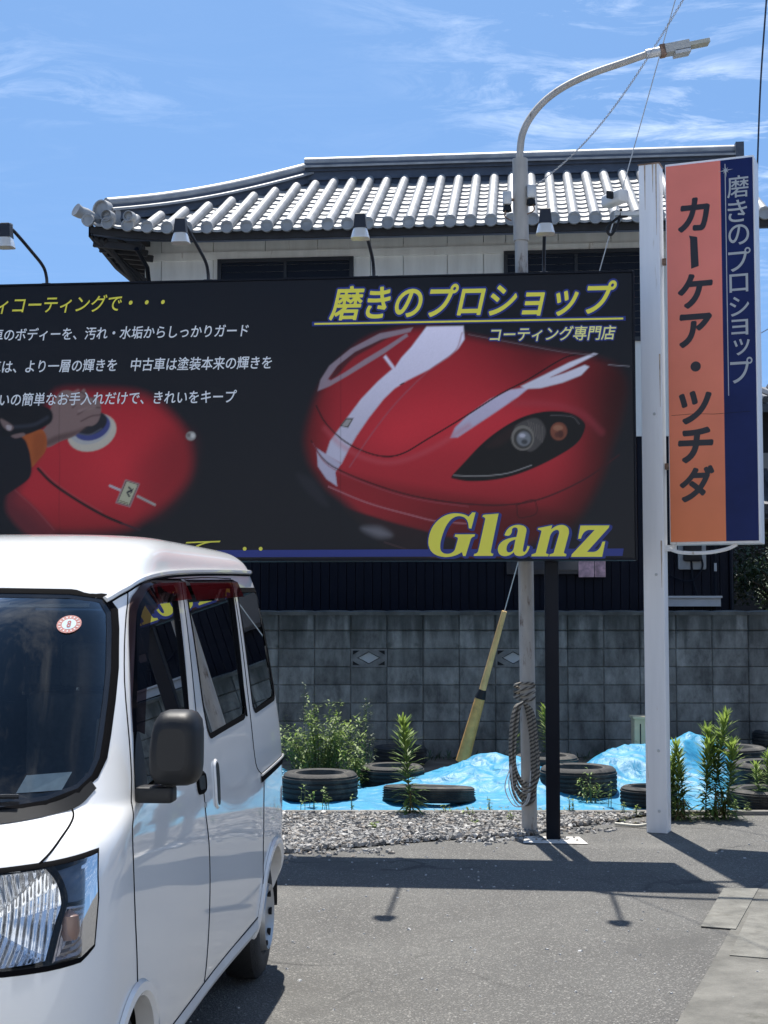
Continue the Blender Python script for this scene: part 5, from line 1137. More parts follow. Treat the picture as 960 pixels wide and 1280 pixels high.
# A-pillar foot seam and black cowl at the foot of the windscreen
g = G(); P = dens([(0, 1.098), (.2, 1.100), (.42, 1.106), (.54, 1.119), (.60, 1.143), (.632, 1.185), (.648, 1.175), (.630, 1.130), (.58, 1.100), (.45, 1.085), (.2, 1.078), (0, 1.076)], .05); P2_ = P
n_ = len(P); V = [mF(1)(p) + nrm(mF(1), p) * .003 for p in P]
bmq = G()
A1 = [(0, 1.100), (.2, 1.102), (.42, 1.108), (.54, 1.121), (.60, 1.146), (.622, 1.172)]; A2 = [(0, 1.072), (.2, 1.074), (.43, 1.080), (.565, 1.096), (.612, 1.112), (.640, 1.150)]
for sg in (1, -1):
    a1 = cr(A1, 6); a2 = cr(A2, 6); V = []
    for p, q in zip(a1, a2): V += [mF(1)((sg * p[0], p[1])) + nrm(mF(1), (sg * p[0], p[1])) * .003, mF(1)((sg * q[0], q[1])) + nrm(mF(1), (sg * q[0], q[1])) * .003]
    bmq.add(V, [(2 * i, 2 * i + 1, 2 * i + 3, 2 * i + 2) for i in range(len(a1) - 1)])
link('cowl', bmq, pm('cowl_plastic', (.012, .013, .015), .75, spec=.15), van)
# wiper lying along the foot of the glass
g = G(); m_ = mF(1); L_ = [(.0, 1.122), (.15, 1.127), (.30, 1.130), (.46, 1.130)]
g.tube([m_(p) + nrm(m_, p) * .020 for p in L_], .0065, 6); g.tube([m_((-.1, 1.10)) + nrm(m_, (-.1, 1.1)) * .03, m_((.1, 1.118)) + nrm(m_, (.1, 1.12)) * .035, m_((.24, 1.132)) + nrm(m_, (.24, 1.13)) * .032], .008, 6); wpr = link('wiper', g, M_black, van)
g = G(); g.tube([m_((-.04, 1.128)) + nrm(m_, (0, 1.12)) * .036, m_((.19, 1.134)) + nrm(m_, (.2, 1.13)) * .038], .004, 5); link('wiper_arm', g, M_galvlight, wpr)
# round inspection sticker in the corner of the windscreen
sc0 = (.472, 1.600); m_ = mF(1)
def disc_on(r0, r1, off, n=28):
    g = G(); V = []; F = []
    for r_ in (r0, r1):
        for k in range(n): p = (sc0[0] + r_ * cos(2 * pi * k / n), sc0[1] + r_ * .78 * sin(2 * pi * k / n)); V.append(m_(p) + nrm(m_, p) * off)
    return g.add(V, [(k, (k + 1) % n, n + (k + 1) % n, n + k) for k in range(n)])
stk = link('sticker', disc_on(.018, .0335, .0030), pm('sticker_red', (.50, .20, .17), .5, var=.25, vscale=90), wsg)
link('sticker_field', disc_on(.0, .0195, .0033), pm('sticker_pale', (.55, .66, .70), .5), wsg)
VF = text_mesh('8', 0, .004); V_, F_ = VF; lo, hi = V_.min(0), V_.max(0); g = G(); g.add([m_((sc0[0] + (x - (lo[0] + hi[0]) / 2) * .025, sc0[1] + (y - (lo[1] + hi[1]) / 2) * .027)) + nrm(m_, sc0) * .0042 for x, y in V_], F_); link('lettering', g, pm('sticker_ink', (.42, .06, .05), .6), wsg, smooth=0)
g = G()                                                # tiny tick marks standing for the printed ring
for k in range(16):
    a_ = 2 * pi * k / 16; p = [(sc0[0] + r_ * cos(a_ + d_), sc0[1] + r_ * .78 * sin(a_ + d_)) for r_, d_ in ((.023, -.06), (.0295, -.06), (.0295, .06), (.023, .06))]; g.add([m_(q) + nrm(m_, q) * .0036 for q in p], [(0, 1, 2, 3)])
link('sticker_marks', g, pm('sticker_white', (.75, .70, .66), .5), wsg, smooth=0)
g = G(); P = [(.44, 1.135), (.555, 1.140), (.575, 1.20), (.46, 1.195)]; g.add([m_(p) - nrm(m_, p) * .006 for p in P], [(0, 1, 2, 3)]); link('document_card', g, pm('card', (.22, .27, .31), .6, var=.15, vscale=30), wsg, smooth=0)
# rain gutter along the roof edge
for sg in (1, -1):
    g = G(); m_ = mS(sg); pl = [tuple(q) for q in cr([(-.92, 1.672), (-1.00, 1.705), (-1.14, 1.742), (-1.40, 1.765), (-1.9, 1.785), (-2.6, 1.803), (-3.2, 1.813), (-3.46, 1.816)], 6)]
    Q = [m_(p) + nrm(m_, p) * .006 for p in pl]; g.tube(Q, .011, 7); link('roof_gutter', g, M_paint, van)
    pass
    g = G(); g.tube([q + np.array([0, sg * .001, -.013]) for q in Q], .0055, 5); link('gutter_shadow_strip', g, M_gasket, van)  # dark tube added as a painted shadow line under the gutter
# smoked rain visors over both side windows
def visormat():
    m = bpy.data.materials.new('smoked_visor'); m.use_nodes = True; t = m.node_tree; n = t.nodes; L = t.links; n.clear(); o = n.new('ShaderNodeOutputMaterial'); tr = n.new('ShaderNodeBsdfTransparent'); tr.inputs[0].default_value = (.22, .15, .15, 1); gl = n.new('ShaderNodeBsdfGlossy'); gl.inputs['Roughness'].default_value = .03; gl.inputs[0].default_value = (.42, .38, .40, 1); fr = n.new('ShaderNodeFresnel'); fr.inputs[0].default_value = 1.32; mxs = n.new('ShaderNodeMixShader'); L.new(fr.outputs[0], mxs.inputs[0]); L.new(tr.outputs[0], mxs.inputs[1]); L.new(gl.outputs[0], mxs.inputs[2]); L.new(mxs.outputs[0], o.inputs[0]); return m
M_visor = visormat()
for sg, sd in ((1, 'L'), (-1, 'R')):
    m_ = mS(sg)
    for top_, low, par in (([(-.735, 1.285), (-.80, 1.40), (-.96, 1.635), (-1.06, 1.705), (-1.18, 1.738), (-1.45, 1.748), (-1.66, 1.752)], [(-.745, 1.270), (-.845, 1.40), (-1.01, 1.595), (-1.09, 1.640), (-1.19, 1.660), (-1.45, 1.668), (-1.655, 1.674)], doors['door' + sd]), ([(-1.73, 1.752), (-2.0, 1.757), (-2.4, 1.765), (-2.67, 1.770)], [(-1.73, 1.670), (-2.0, 1.676), (-2.4, 1.684), (-2.67, 1.69)], doors['sliding_door' + sd])):
        a1, a2 = cr(top_, 6), cr(low, 6); V = []
        for p, q in zip(a1, a2):
            p, q = tuple(p), tuple(q); md = tuple((np.array(p) + np.array(q)) / 2); n0 = nrm(m_, md); V += [m_(p) + n0 * .006, m_(tuple(np.array(p) * .8 + np.array(q) * .2)) + n0 * .024, m_(q) + n0 * .036]
        g = G(); g.add(V, [f for i in range(len(a1) - 1) for f in ((3 * i, 3 * i + 1, 3 * i + 4, 3 * i + 3), (3 * i + 1, 3 * i + 2, 3 * i + 5, 3 * i + 4))]); link('rain_visor', g, M_visor, par)
# door handles, keyhole, slide rail
for sg, sd in ((1, 'L'), (-1, 'R')):
    m_ = mS(sg)
    def onp(p, o_=0.): return m_(p) + nrm(m_, p) * o_
    g = G(); P = dens(rnd([(-1.48, 1.078), (-1.615, 1.066), (-1.612, 1.012), (-1.49, 1.020)]), .03); patch(g, m_, P, .006); dh = link('handle', g, M_black, doors['door' + sd])
    g = G(); ring(g, m_, P, -.012, .004, .002, .009); link('handle_surround', g, M_gasket, dh)
    g = G(); g.tube([onp((-1.60, .962), -.002), onp((-1.60, .962), .006)], .011, 10); link('keyhole', g, M_steel, dh)
    g = G(); P = dens(rnd([(-1.80, 1.085), (-1.865, 1.082), (-1.855, .925), (-1.80, .935)]), .03); patch(g, m_, P, .008); dh = link('handle', g, M_black, doors['sliding_door' + sd])
    g = G(); ring(g, m_, P, -.014, .0, .001, .008); link('handle_surround', g, M_paint, dh)
    g = G(); V = []
    for k in range(13): x = -2.70 - .74 * k / 12; z0, z1 = .905 + .03 * k / 12, .945 + .03 * k / 12; V += [onp((x, z0), .003), onp((x, z1), .003)]
    g.add(V, [(2 * i, 2 * i + 1, 2 * i + 3, 2 * i + 2) for i in range(12)]); link('slide_rail', g, M_gasket, van)
    g = G(); g.tube([onp((-2.70 - .74 * k / 12, .938 + .03 * k / 12), .006) for k in range(13)], .005, 6); link('rail_lip', g, M_steel, van)
# wheel-arch lips, wheel houses, wheels, sills, mudflaps
for sg in (1, -1):
    for ax, az, ar in ARC:
        m_ = mS(sg); g = G(); n = 40; V = []; F = []
        for k in range(n + 1):
            a_ = -.12 + (pi + .24) * k / n
            for r_, o_ in ((ar + .034, .001), (ar + .026, .012), (ar + .002, .014), (ar - .012, .004), (ar - .014, -.05)): p = (ax + r_ * cos(a_), max(.2, az + r_ * sin(a_))); V.append(m_(p) + nrm(m_, p) * o_)
        F = [(5 * i + q, 5 * i + q + 1, 5 * i + 6 + q, 5 * i + 5 + q) for i in range(n) for q in range(4)]; g.add(V, F); link('arch_lip', g, M_paint, van)
        g = G(); y0, y1 = sg * (sy(ax, .45) - .03), sg * .40; V = []
        for k in range(n + 1): a_ = -.1 + (pi + .2) * k / n; V += [(ax + (ar + .02) * cos(a_), y0, az + (ar + .02) * sin(a_)), (ax + (ar + .02) * cos(a_), y1, az + (ar + .02) * sin(a_))]
        g.add(V, [(2 * i, 2 * i + 1, 2 * i + 3, 2 * i + 2) for i in range(n)]); b_ = len(V); g.add([(ax + (ar + .02) * cos(2 * pi * k / 32), y1, az + (ar + .02) * sin(2 * pi * k / 32)) for k in range(32)], [tuple(range(32))]); link('wheel_house', g, M_dark, van)
        wr = .268; yo = sg * (sy(ax, .42) - (.060 if ax > -1 else .050))
        def whl(prof): q = G(); q.lathe(prof, 40, (0, 0, 0), 'y'); return q
        def placew(q): return [(x + ax, yo + (y if sg > 0 else -y), z + wr) for x, y, z in q.v]
        tp = [(.155, -.0), (.165, .012), (.20, .020), (.235, .014), (.255, .0), (.266, -.012), (.268, -.04), (.268, -.10), (.260, -.135), (.235, -.15), (.16, -.15)]
        q = whl(tp); g = G(); g.add(placew(q), q.f); wh = link('wheel', g, M_tyre, van)
        q = whl([(.158, -.004), (.150, -.010), (.146, .02), (.140, .035), (.110, .012), (.060, .004), (.045, -.012), (.030, -.020), (0, -.020)]); g = G(); g.add(placew(q), q.f); rm = link('rim', g, M_steel, wh)
        for k in range(8):
            a_ = 2 * pi * k / 8; c_ = (ax + .122 * cos(a_), yo + sg * .016, wr + .122 * sin(a_)); g = G(); g.lathe([(0, .010), (.017, .010), (.017, -.008), (0, -.008)], 12, c_, 'y'); link('vent_hole', g, M_dark, wh)
    g = G(); V = []
    xs_ = np.linspace(-.96, -2.74, 30)
    for x in xs_: V += [(x, sg * (VWZ(.30) + .006) * wid(x), .325), (x, sg * (VWZ(.30) + .010) * wid(x), .29), (x, sg * (VWZ(.30) - .01) * wid(x), .255), (x, sg * .55, .25)]
    g.add(V, [(4 * i + q, 4 * i + q + 1, 4 * i + 5 + q, 4 * i + 4 + q) for i in range(29) for q in range(3)]); link('sill', g, pm('sill_grey_white', (.52, .53, .54), .45, var=.1), van)
    g = G(); g.box((-3.40, sg * .62, .36), (.012, .16, .20)); link('mudflap', g, M_black, van)
g = G(); g.box((-1.7, 0, .27), (3.2, 1.22, .04)); g.box((-1.85, 0, .36), (1.7, 1.1, .14)); link('underbody', g, M_dark, van, smooth=0)
# door mirrors
for sg, sd in ((1, 'L'), (-1, 'R')):
    g = G(); n = 28; cxm, cym, czm = -.655, sg * .832, 1.250; V = []
    for (dx, k_) in ((.062, .55), (.055, .78), (.035, .93), (.0, 1.0), (-.05, 1.0), (-.062, .95)):
        for k in range(n):
            a_ = 2 * pi * k / n; c_, s_ = cos(a_), sin(a_); q = (abs(c_) ** 4.5 + abs(s_) ** 4.5) ** (-1 / 4.5); yy, zz_ = c_ * q * .073 * k_, s_ * q * .107 * k_; yy += .014 * sg * (1 if sg > 0 else 1) * 0 - sg * 0; zz_ += 0
            if c_ * sg < 0: yy *= 1 - .22 * max(0, zz_ / .112)
            V.append((cxm + dx, cym + yy, czm + zz_))
    g.add(V, [tuple(range(n))] + [(i * n + k, i * n + (k + 1) % n, (i + 1) * n + (k + 1) % n, (i + 1) * n + k) for i in range(5) for k in range(n)]); mir = link('mirror', g, M_black, van, smooth=50)
    g = G(); g.add([V[5 * n + k] for k in range(n)], [tuple(range(n - 1, -1, -1))]); link('mirror_glass', g, M_chrome, mir, smooth=0)
    g = G(); g.rbox((-.665, sg * .775, 1.118), (.075, .11, .045), .015); g.tube([(-.665, sg * .80, 1.11), (-.66, sg * .815, 1.16)], .02, 8); P = [(-.645, 1.095), (-.69, 1.19), (-.74, 1.26), (-.78, 1.30), (-.78, 1.10)]; patch(g, mS(sg), dens(rnd(P), .04), .004); link('mirror_stalk', g, M_black, mir)
# headlamps
M_flute = pm('fluted_chrome', (.82, .83, .85), .10, 1)
_t = M_flute.node_tree; _tc = _t.nodes.new('ShaderNodeTexCoord'); _wv = _t.nodes.new('ShaderNodeTexWave'); _wv.bands_direction = 'Y'; _wv.inputs['Scale'].default_value = 17; _wv.inputs['Distortion'].default_value = .6; _bp = _t.nodes.new('ShaderNodeBump'); _bp.inputs['Strength'].default_value = .9; _bp.inputs['Distance'].default_value = .006
_t.links.new(_tc.outputs['Object'], _wv.inputs['Vector']); _t.links.new(_wv.outputs['Fac'], _bp.inputs['Height']); _t.links.new(_bp.outputs[0], _t.nodes['Principled BSDF'].inputs['Normal'])
for sg in (1, -1):
    m_ = mC(sg); PH = dens(HL, .05)
    g = G(); patch(g, m_, PH, .004, (1, .97, .9, .75, .6, .45, .3, .15)); hl = link('headlight', g, M_clear, van)
    g = G(); ring(g, m_, PH, -.007, .007, .001, .005); link('bezel', g, M_gasket, hl)
    inner = [(.52, .80), (.52, .975), (.84, .984), (1.0, .992), (1.06, .955), (1.085, .905), (1.06, .85), (1.03, .775), (.88, .768), (.66, .78)]
    g = G(); c0 = np.array([.80, .875]); rings_ = (1, .98, .9, .8, .7, .58, .46, .34, .22, .12, .04); n = len(dens(inner, .012)); pl = dens(inner, .012); V = []
    for r_ in rings_:
        for k, p in enumerate(pl):
            q = c0 + (np.array(p) - c0) * r_; dep = -.010 - .085 * (1 - r_ ** 1.8) if r_ < .985 else -.004
            dep += 0
            V.append(m_(tuple(q)) + nrm(m_, tuple(q)) * dep)
    g.add(V, [(i * n + k, i * n + (k + 1) % n, (i + 1) * n + (k + 1) % n, (i + 1) * n + k) for i in range(len(rings_) - 1) for k in range(n)]); rf = link('reflector', g, M_flute, hl, smooth=50)
    g = G(); c_ = m_((.80, .885)); nn = nrm(m_, (.80, .885)); V = [c_ - nn * .08, c_ - nn * .05, c_ - nn * .030, c_ - nn * .022]; g.tube(V, [.026, .028, .026, .012], 16); link('bulb_shield', g, M_steel, hl)
    g = G(); pl = cr([(1.015, .998), (1.07, .955), (1.10, .908), (1.075, .855), (1.045, .770)], 7); V = []
    for p in pl:
        p = tuple(p)
        for d_, o_ in ((-.018, -.003), (-.010, .0015), (.010, .0015), (.016, -.003)): q = (p[0] + d_, p[1]); V.append(m_(q) + nrm(m_, q) * o_)
    g.add(V, [(4 * i + q, 4 * i + q + 1, 4 * i + 5 + q, 4 * i + 4 + q) for i in range(len(pl) - 1) for q in range(3)]); link('divider', g, M_gasket, hl)
    upper_ = [(1.035, .990), (1.27, 1.003), (1.315, .905), (1.22, .902), (1.125, .905), (1.10, .945)]; lower_ = [(1.115, .895), (1.22, .892), (1.318, .892), (1.312, .79), (1.22, .768), (1.065, .765), (1.09, .84)]
    g = G(); patch(g, m_, dens(upper_, .04), -.028, (1, .9, .6, .3)); link('position_lamp', g, pm('smoked_reflector', (.045, .07, .12), .3, 0, var=.3, vscale=20), hl)
    g = G()
    pl = dens(lower_, .02); c0 = cent(pl); n = len(pl); V = []; rings_ = (1, .92, .8, .68, .56, .44, .32, .2, .08)
    for ri, r_ in enumerate(rings_):
        for p in pl: q = tuple(c0 + (np.array(p) - c0) * r_); V.append(m_(q) + nrm(m_, q) * (-.012 - .02 * (1 - r_) + (.004 if ri % 2 else 0)))
    g.add(V, [(i * n + k, i * n + (k + 1) % n, (i + 1) * n + (k + 1) % n, (i + 1) * n + k) for i in range(len(rings_) - 1) for k in range(n)]); ind = link('indicator', g, pm('indicator_reflector', (.30, .27, .27), .22, .75, var=.4, vscale=25), hl, smooth=12)
    g = G(); c_ = m_((1.15, .845)) - nrm(m_, (1.15, .845)) * .012; g.lathe([(0, -.03), (.020, -.03), (.026, -.01), (.022, .03), (.0, .045)], 14, tuple(c_)); link('indicator_bulb', g, pm('amber_bulb', (.20, .13, .11), .3), hl)
    g = G(); 
    for p in cr([(1.20, .985), (1.255, .985), (1.285, .93), (1.295, .86), (1.29, .80)], 6): q = tuple(p); g.add([m_((q[0] + a_, q[1] + b_)) + nrm(m_, q) * -.010 for a_, b_ in ((-.008, -.004), (.008, -.004), (.008, .004), (-.008, .004))], [(0, 1, 2, 3)])
    link('side_reflector', g, M_chrome, hl, smooth=0)
# lower grille and number plate on the bumper
g = G(); P = dens(rnd([(-.42, .42), (.42, .42), (.46, .30), (-.46, .30)]), .05); patch(g, mF(1), P, .003); link('lower_grille', g, M_black, van)
g = G(); P = [(-.165, .60), (.165, .60), (.165, .44), (-.165, .44)]; g.box((.006, 0, .52), (.012, .33, .165)); link('number_plate', g, pm('plate_yellow', (.70, .55, .05), .5), van, smooth=0)
# cabin: dashboard, steering wheel, seats, floor, bulkhead things seen through the glass
g = G(); g.rbox((-.66, 0, .98), (.42, 1.20, .22), .08); g.rbox((-.62, -.32, 1.10), (.22, .36, .08), .04); link('dashboard', g, M_liner, van)
g = G(); q = G(); q.lathe([(.185 + .013 * cos(2 * pi * k / 8), .013 * sin(2 * pi * k / 8)) for k in range(8)], 28, closed=True); tl = Matrix.Rotation(R(35), 3, 'Y')
V = [tuple(tl @ Vector(p) + Vector((-.95, -.32, 1.09))) for p in q.v]; g.add(V, q.f); g.tube([(-.80, -.32, 1.0), (-.95, -.32, 1.09)], .025, 8); g.box((-.95, -.32, 1.09), (.05, .34, .05)); link('steering_wheel', g, M_black, van)
for y_ in (-.34, .34):
    g = G(); g.rbox((-1.32, y_, .80), (.48, .46, .16), .06); g.rbox((-1.56, y_, 1.08), (.14, .45, .56), .05); st = link('seat', g, M_seat, van)
    g = G(); g.rbox((-1.60, y_, 1.45), (.09, .25, .16), .04); link('headrest', g, M_seat, st)
    g = G()
    for d_ in (-.06, .06): g.tube([(-1.58, y_ + d_, 1.33), (-1.59, y_ + d_, 1.42)], .006, 6)
    link('headrest_stay', g, M_steel, st)
g = G(); g.rbox((-2.45, 0, 1.0), (.14, 1.1, .55), .05); link('rear_seat', g, M_seat, van)
g = G(); g.box((-1.9, 0, .62), (2.6, 1.3, .04)); link('cabin_floor', g, M_liner, van, smooth=0)
g = G(); g.tube([(-1.02, .60, 1.58), (-1.06, .585, 1.64)], .02, 8); g.tube(cr([(-1.40, .60, 1.62), (-1.52, .62, 1.3), (-1.58, .63, .95)], 6), .018, 6); link('seat_belt', g, M_liner, van)
for z_ in (1.50, 1.47): pass
g = G(); g.rbox((-.98, 0, 1.60), (.03, .24, .07), .02); link('rear_view_mirror', g, M_black, van)
g = G(); g.rbox((-1.08, -.32, 1.66), (.15, .36, .015), .006); g.rbox((-1.08, .32, 1.66), (.15, .36, .015), .006); link('sun_visor', g, pm('visor_grey', (.35, .36, .36), .8), van)

# ------------------------------------------------------------------ blue tarpaulins
def tarpmat():
    m = bpy.data.materials.new('blue_sheet'); m.use_nodes = True; t = m.node_tree; n = t.nodes; L = t.links; b = n['Principled BSDF']; tcn = n.new('ShaderNodeTexCoord')
    nz = n.new('ShaderNodeTexNoise'); nz.inputs['Scale'].default_value = 5; nz.inputs['Detail'].default_value = 8; nz.inputs['Roughness'].default_value = .7; L.new(tcn.outputs['Object'], nz.inputs['Vector'])
    rp = n.new('ShaderNodeValToRGB'); rp.color_ramp.elements[0].position = .32; rp.color_ramp.elements[1].position = .70; rp.color_ramp.elements[0].color = (.018, .19, .36, 1); rp.color_ramp.elements[1].color = (.035, .28, .45, 1); L.new(nz.outputs[0], rp.inputs[0]); L.new(rp.outputs[0], b.inputs['Base Color']); b.inputs['Roughness'].default_value = .52; b.inputs['Specular IOR Level'].default_value = .35
    vo = n.new('ShaderNodeTexNoise'); vo.inputs['Scale'].default_value = 6; vo.inputs['Detail'].default_value = 4; vo.inputs['Distortion'].default_value = 2.5; L.new(tcn.outputs['Object'], vo.inputs['Vector']); bp_ = n.new('ShaderNodeBump'); bp_.inputs['Strength'].default_value = .4; bp_.inputs['Distance'].default_value = .035
    mp2 = n.new('ShaderNodeMapping'); mp2.inputs['Scale'].default_value = (1, 1, 1); L.new(tcn.outputs['Object'], mp2.inputs[0]); dn = n.new('ShaderNodeTexNoise'); dn.inputs['Scale'].default_value = 2.2; L.new(mp2.outputs[0], dn.inputs['Vector']); ad = n.new('ShaderNodeMixRGB'); ad.blend_type = 'ADD'; ad.inputs[0].default_value = .55; L.new(mp2.outputs[0], ad.inputs[1]); L.new(dn.outputs['Color'], ad.inputs[2])
    ve = n.new('ShaderNodeTexVoronoi'); ve.feature = 'DISTANCE_TO_EDGE'; ve.inputs['Scale'].default_value = 2.6; L.new(ad.outputs[0], ve.inputs['Vector']); cl = n.new('ShaderNodeMapRange'); cl.inputs[1].default_value = 0; cl.inputs[2].default_value = .14; L.new(ve.outputs['Distance'], cl.inputs[0])
    hs = n.new('ShaderNodeMath'); hs.operation = 'MULTIPLY_ADD'; L.new(cl.outputs[0], hs.inputs[0]); hs.inputs[1].default_value = -.9; L.new(vo.outputs[0], hs.inputs[2]); L.new(hs.outputs[0], bp_.inputs['Height']); L.new(bp_.outputs[0], b.inputs['Normal'])
    return m
M_tarp = tarpmat()
from mathutils import noise as mn
def ridged(x, y, s, seed):
    v = Vector((x * s + seed, y * s, seed * 1.7)); return 1 - abs(mn.noise(v)) * 2
def tarp(lbl, cx, cy, hw, hd, bumps, seed, nx=110, ny=70, skew=0.):
    o_ = (cx, cy, 0); g = G()
    def f(u, v):
        x = -hw + 2 * hw * u; y = -hd + 2 * hd * v + skew * x + .05 * mn.noise(Vector((x * 3, seed, 0))); X, Y = cx + x, cy + y
        z = .02
        for bx, by, rx, ry, h in bumps:
            d_ = ((X - bx) / rx) ** 2 + ((Y - by) / ry) ** 2; z += h * math.exp(-d_ * 1.0) if d_ < 9 else 0
        edge = min(1, min(u, 1 - u, v, 1 - v) * 9)
        amp = (.014 + .08 * min(1, z * 3)) * edge
        z += amp * (.80 * ridged(X, Y * 1.3, 2.3, seed) + .30 * ridged(X + .5 * Y, Y, 5.0, seed + 3) + .06 * ridged(X, Y, 14, seed + 8) - .5)
        return (x, y, max(.010, z * (.12 + .88 * edge)))
    g.grid(f, nx, ny); o = link('tarpaulin', g, M_tarp, smooth=60); o.location = o_; tag(o, lbl, 'tarpaulin', 'blue sheets under the tyres'); return o
tarp('crumpled blue sheet heaped at the foot of the yellow guy-wire guard', .55, 12.95, 1.55, 1.22, [(1.0, 13.35, .50, .50, .25), (.35, 13.0, .4, .5, .07), (1.35, 12.8, .35, .5, .12)], 2.3)
tarp('larger blue sheet heaped around the white post and behind the weeds', 2.75, 13.0, 1.15, 1.25, [(2.05, 13.3, .42, .5, .22), (3.02, 13.55, .46, .42, .33), (2.55, 13.4, .42, .5, .24), (2.8, 12.8, .4, .4, .10)], 7.9)
tarp('flat blue sheet lying under the tyres beside the white van', -1.35, 12.95, .62, 1.2, [(-1.05, 13.4, .3, .4, .16)], 4.4, 50, 60)
# ------------------------------------------------------------------ tyres
def tyre_mesh(R_, W_, name):
    g = G(); hw = W_ / 2; ri = R_ * .60
    prof = [(ri, -hw * .55), (ri + .012, -hw * .8), (ri + .03, -hw * .93), (R_ - .07, -hw * 1.0), (R_ - .03, -hw * .95), (R_ - .008, -hw * .78)]
    ng = 3 + int(R_ * 1000) % 3
    for k in range(ng):
        z0 = -hw * .7 + 1.4 * hw * k / ng; z1 = -hw * .7 + 1.4 * hw * (k + 1) / ng; prof += [(R_, z0 + .008), (R_ + .001, z1 - .008), (R_ - .010, z1 - .006), (R_ - .010, z1 + .004 if k < ng - 1 else z1 + .001)]
    prof += [(R_ - .008, hw * .78), (R_ - .03, hw * .95), (R_ - .07, hw * 1.0), (ri + .03, hw * .93), (ri + .012, hw * .8), (ri, hw * .55), (ri + .02, hw * .3), (R_ - .03, hw * .55), (R_ - .022, 0), (R_ - .03, -hw * .55), (ri + .02, -hw * .3)]
    g.lathe(prof, 56, (0, 0, hw), closed=True); return g
TY = [  # photo x of centre, photo y of the nearest foot, radius, width, height of its underside, tilt, label
 (400, 1007, .325, .235, 0, 0, 'wide black tyre lying flat beside the white van'),
 (490, 990, .295, .20, .0, 0, 'black tyre lying behind the leafy spike weed, between two other tyres'),
 (536, 1012, .395, .135, .0, 2, 'low grey-rimmed tyre half sunk in the blue sheet, in front of the spike weed heap'),
 (500, 961, .28, .20, 0, 0, 'shaded tyre against the block wall, behind the row of tyres'),
 (723, 1004, .335, .265, 0, 0, 'thick black tyre lying right behind the black post'),
 (683, 978, .31, .22, 0, 0, 'tyre mostly hidden behind the lamp post and its rope'),
 (811, 1014, .235, .165, 0, 0, 'small black tyre whose middle is hidden by the white post'),
 (966, 1004, .36, .30, 0, 0, 'tall wide tyre at the right edge, showing its open rim'),
 (913, 985, .34, .17, 0, 0, 'lower tyre of the stack behind the tallest weed'),
 (913, 985, .34, .17, .17, 0, 'upper tyre of the stack behind the tallest weed'),
 (960, 1017, .335, .15, 0, 0, 'low tyre nearest the asphalt at the right edge'),
 (976, 953, .30, .17, .13, 0, 'tyre lying far back by the wall beyond the blue heap')]
for k, (px, py, R_, W_, zb_, tl_, lb) in enumerate(TY):
    p = gnd(px, py); y_ = p[1] + R_; x_ = (px - 480) / FPX * y_ if False else aty(px, py, y_)[0]
    t = thing('tyre', lb, 'tyre', (x_, y_, .012 + zb_), random.uniform(0, 6), 'old tyres lying on the blue sheets'); t.rotation_euler = (R(-tl_ * 2.5), R(tl_ * .6), 0 if tl_ else random.uniform(0, 6))
    g = tyre_mesh(R_, W_, 'casing'); link('casing', g, M_tyre, t, smooth=40)
    g = G(); g.lathe([(R_ * .60, W_ * .80), (R_ * .64, W_ * .965), (R_ * .68, W_ * .972), (R_ * .70, W_ * .96)], 48); link('bead', g, pm('dusty_rubber', (.055, .052, .048), .85, var=.4, vscale=12), t)
# ------------------------------------------------------------------ weeds
def leafmat(name, a_, b_, tr=.25):
    m = bpy.data.materials.new(name); m.use_nodes = True; t = m.node_tree; n = t.nodes; L = t.links; b = n['Principled BSDF']; o = n['Material Output']
    at = n.new('ShaderNodeAttribute'); at.attribute_name = 'tint'; rp = n.new('ShaderNodeMixRGB'); sx = n.new('ShaderNodeSeparateColor'); L.new(at.outputs['Color'], sx.inputs[0]); L.new(sx.outputs[0], rp.inputs[0]); rp.inputs[1].default_value = (*a_, 1); rp.inputs[2].default_value = (*b_, 1); L.new(rp.outputs[0], b.inputs['Base Color']); b.inputs['Roughness'].default_value = .55
    tl = n.new('ShaderNodeBsdfTranslucent'); L.new(rp.outputs[0], tl.inputs[0]); mx_ = n.new('ShaderNodeMixShader'); mx_.inputs[0].default_value = tr; L.new(b.outputs[0], mx_.inputs[1]); L.new(tl.outputs[0], mx_.inputs[2]); L.new(mx_.outputs[0], o.inputs[0]); return m
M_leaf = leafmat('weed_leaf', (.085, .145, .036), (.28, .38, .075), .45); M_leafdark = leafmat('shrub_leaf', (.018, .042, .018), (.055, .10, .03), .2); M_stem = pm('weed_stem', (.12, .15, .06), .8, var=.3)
M_dryleaf = leafmat('withered_leaf', (.16, .11, .05), (.26, .20, .09), .3)
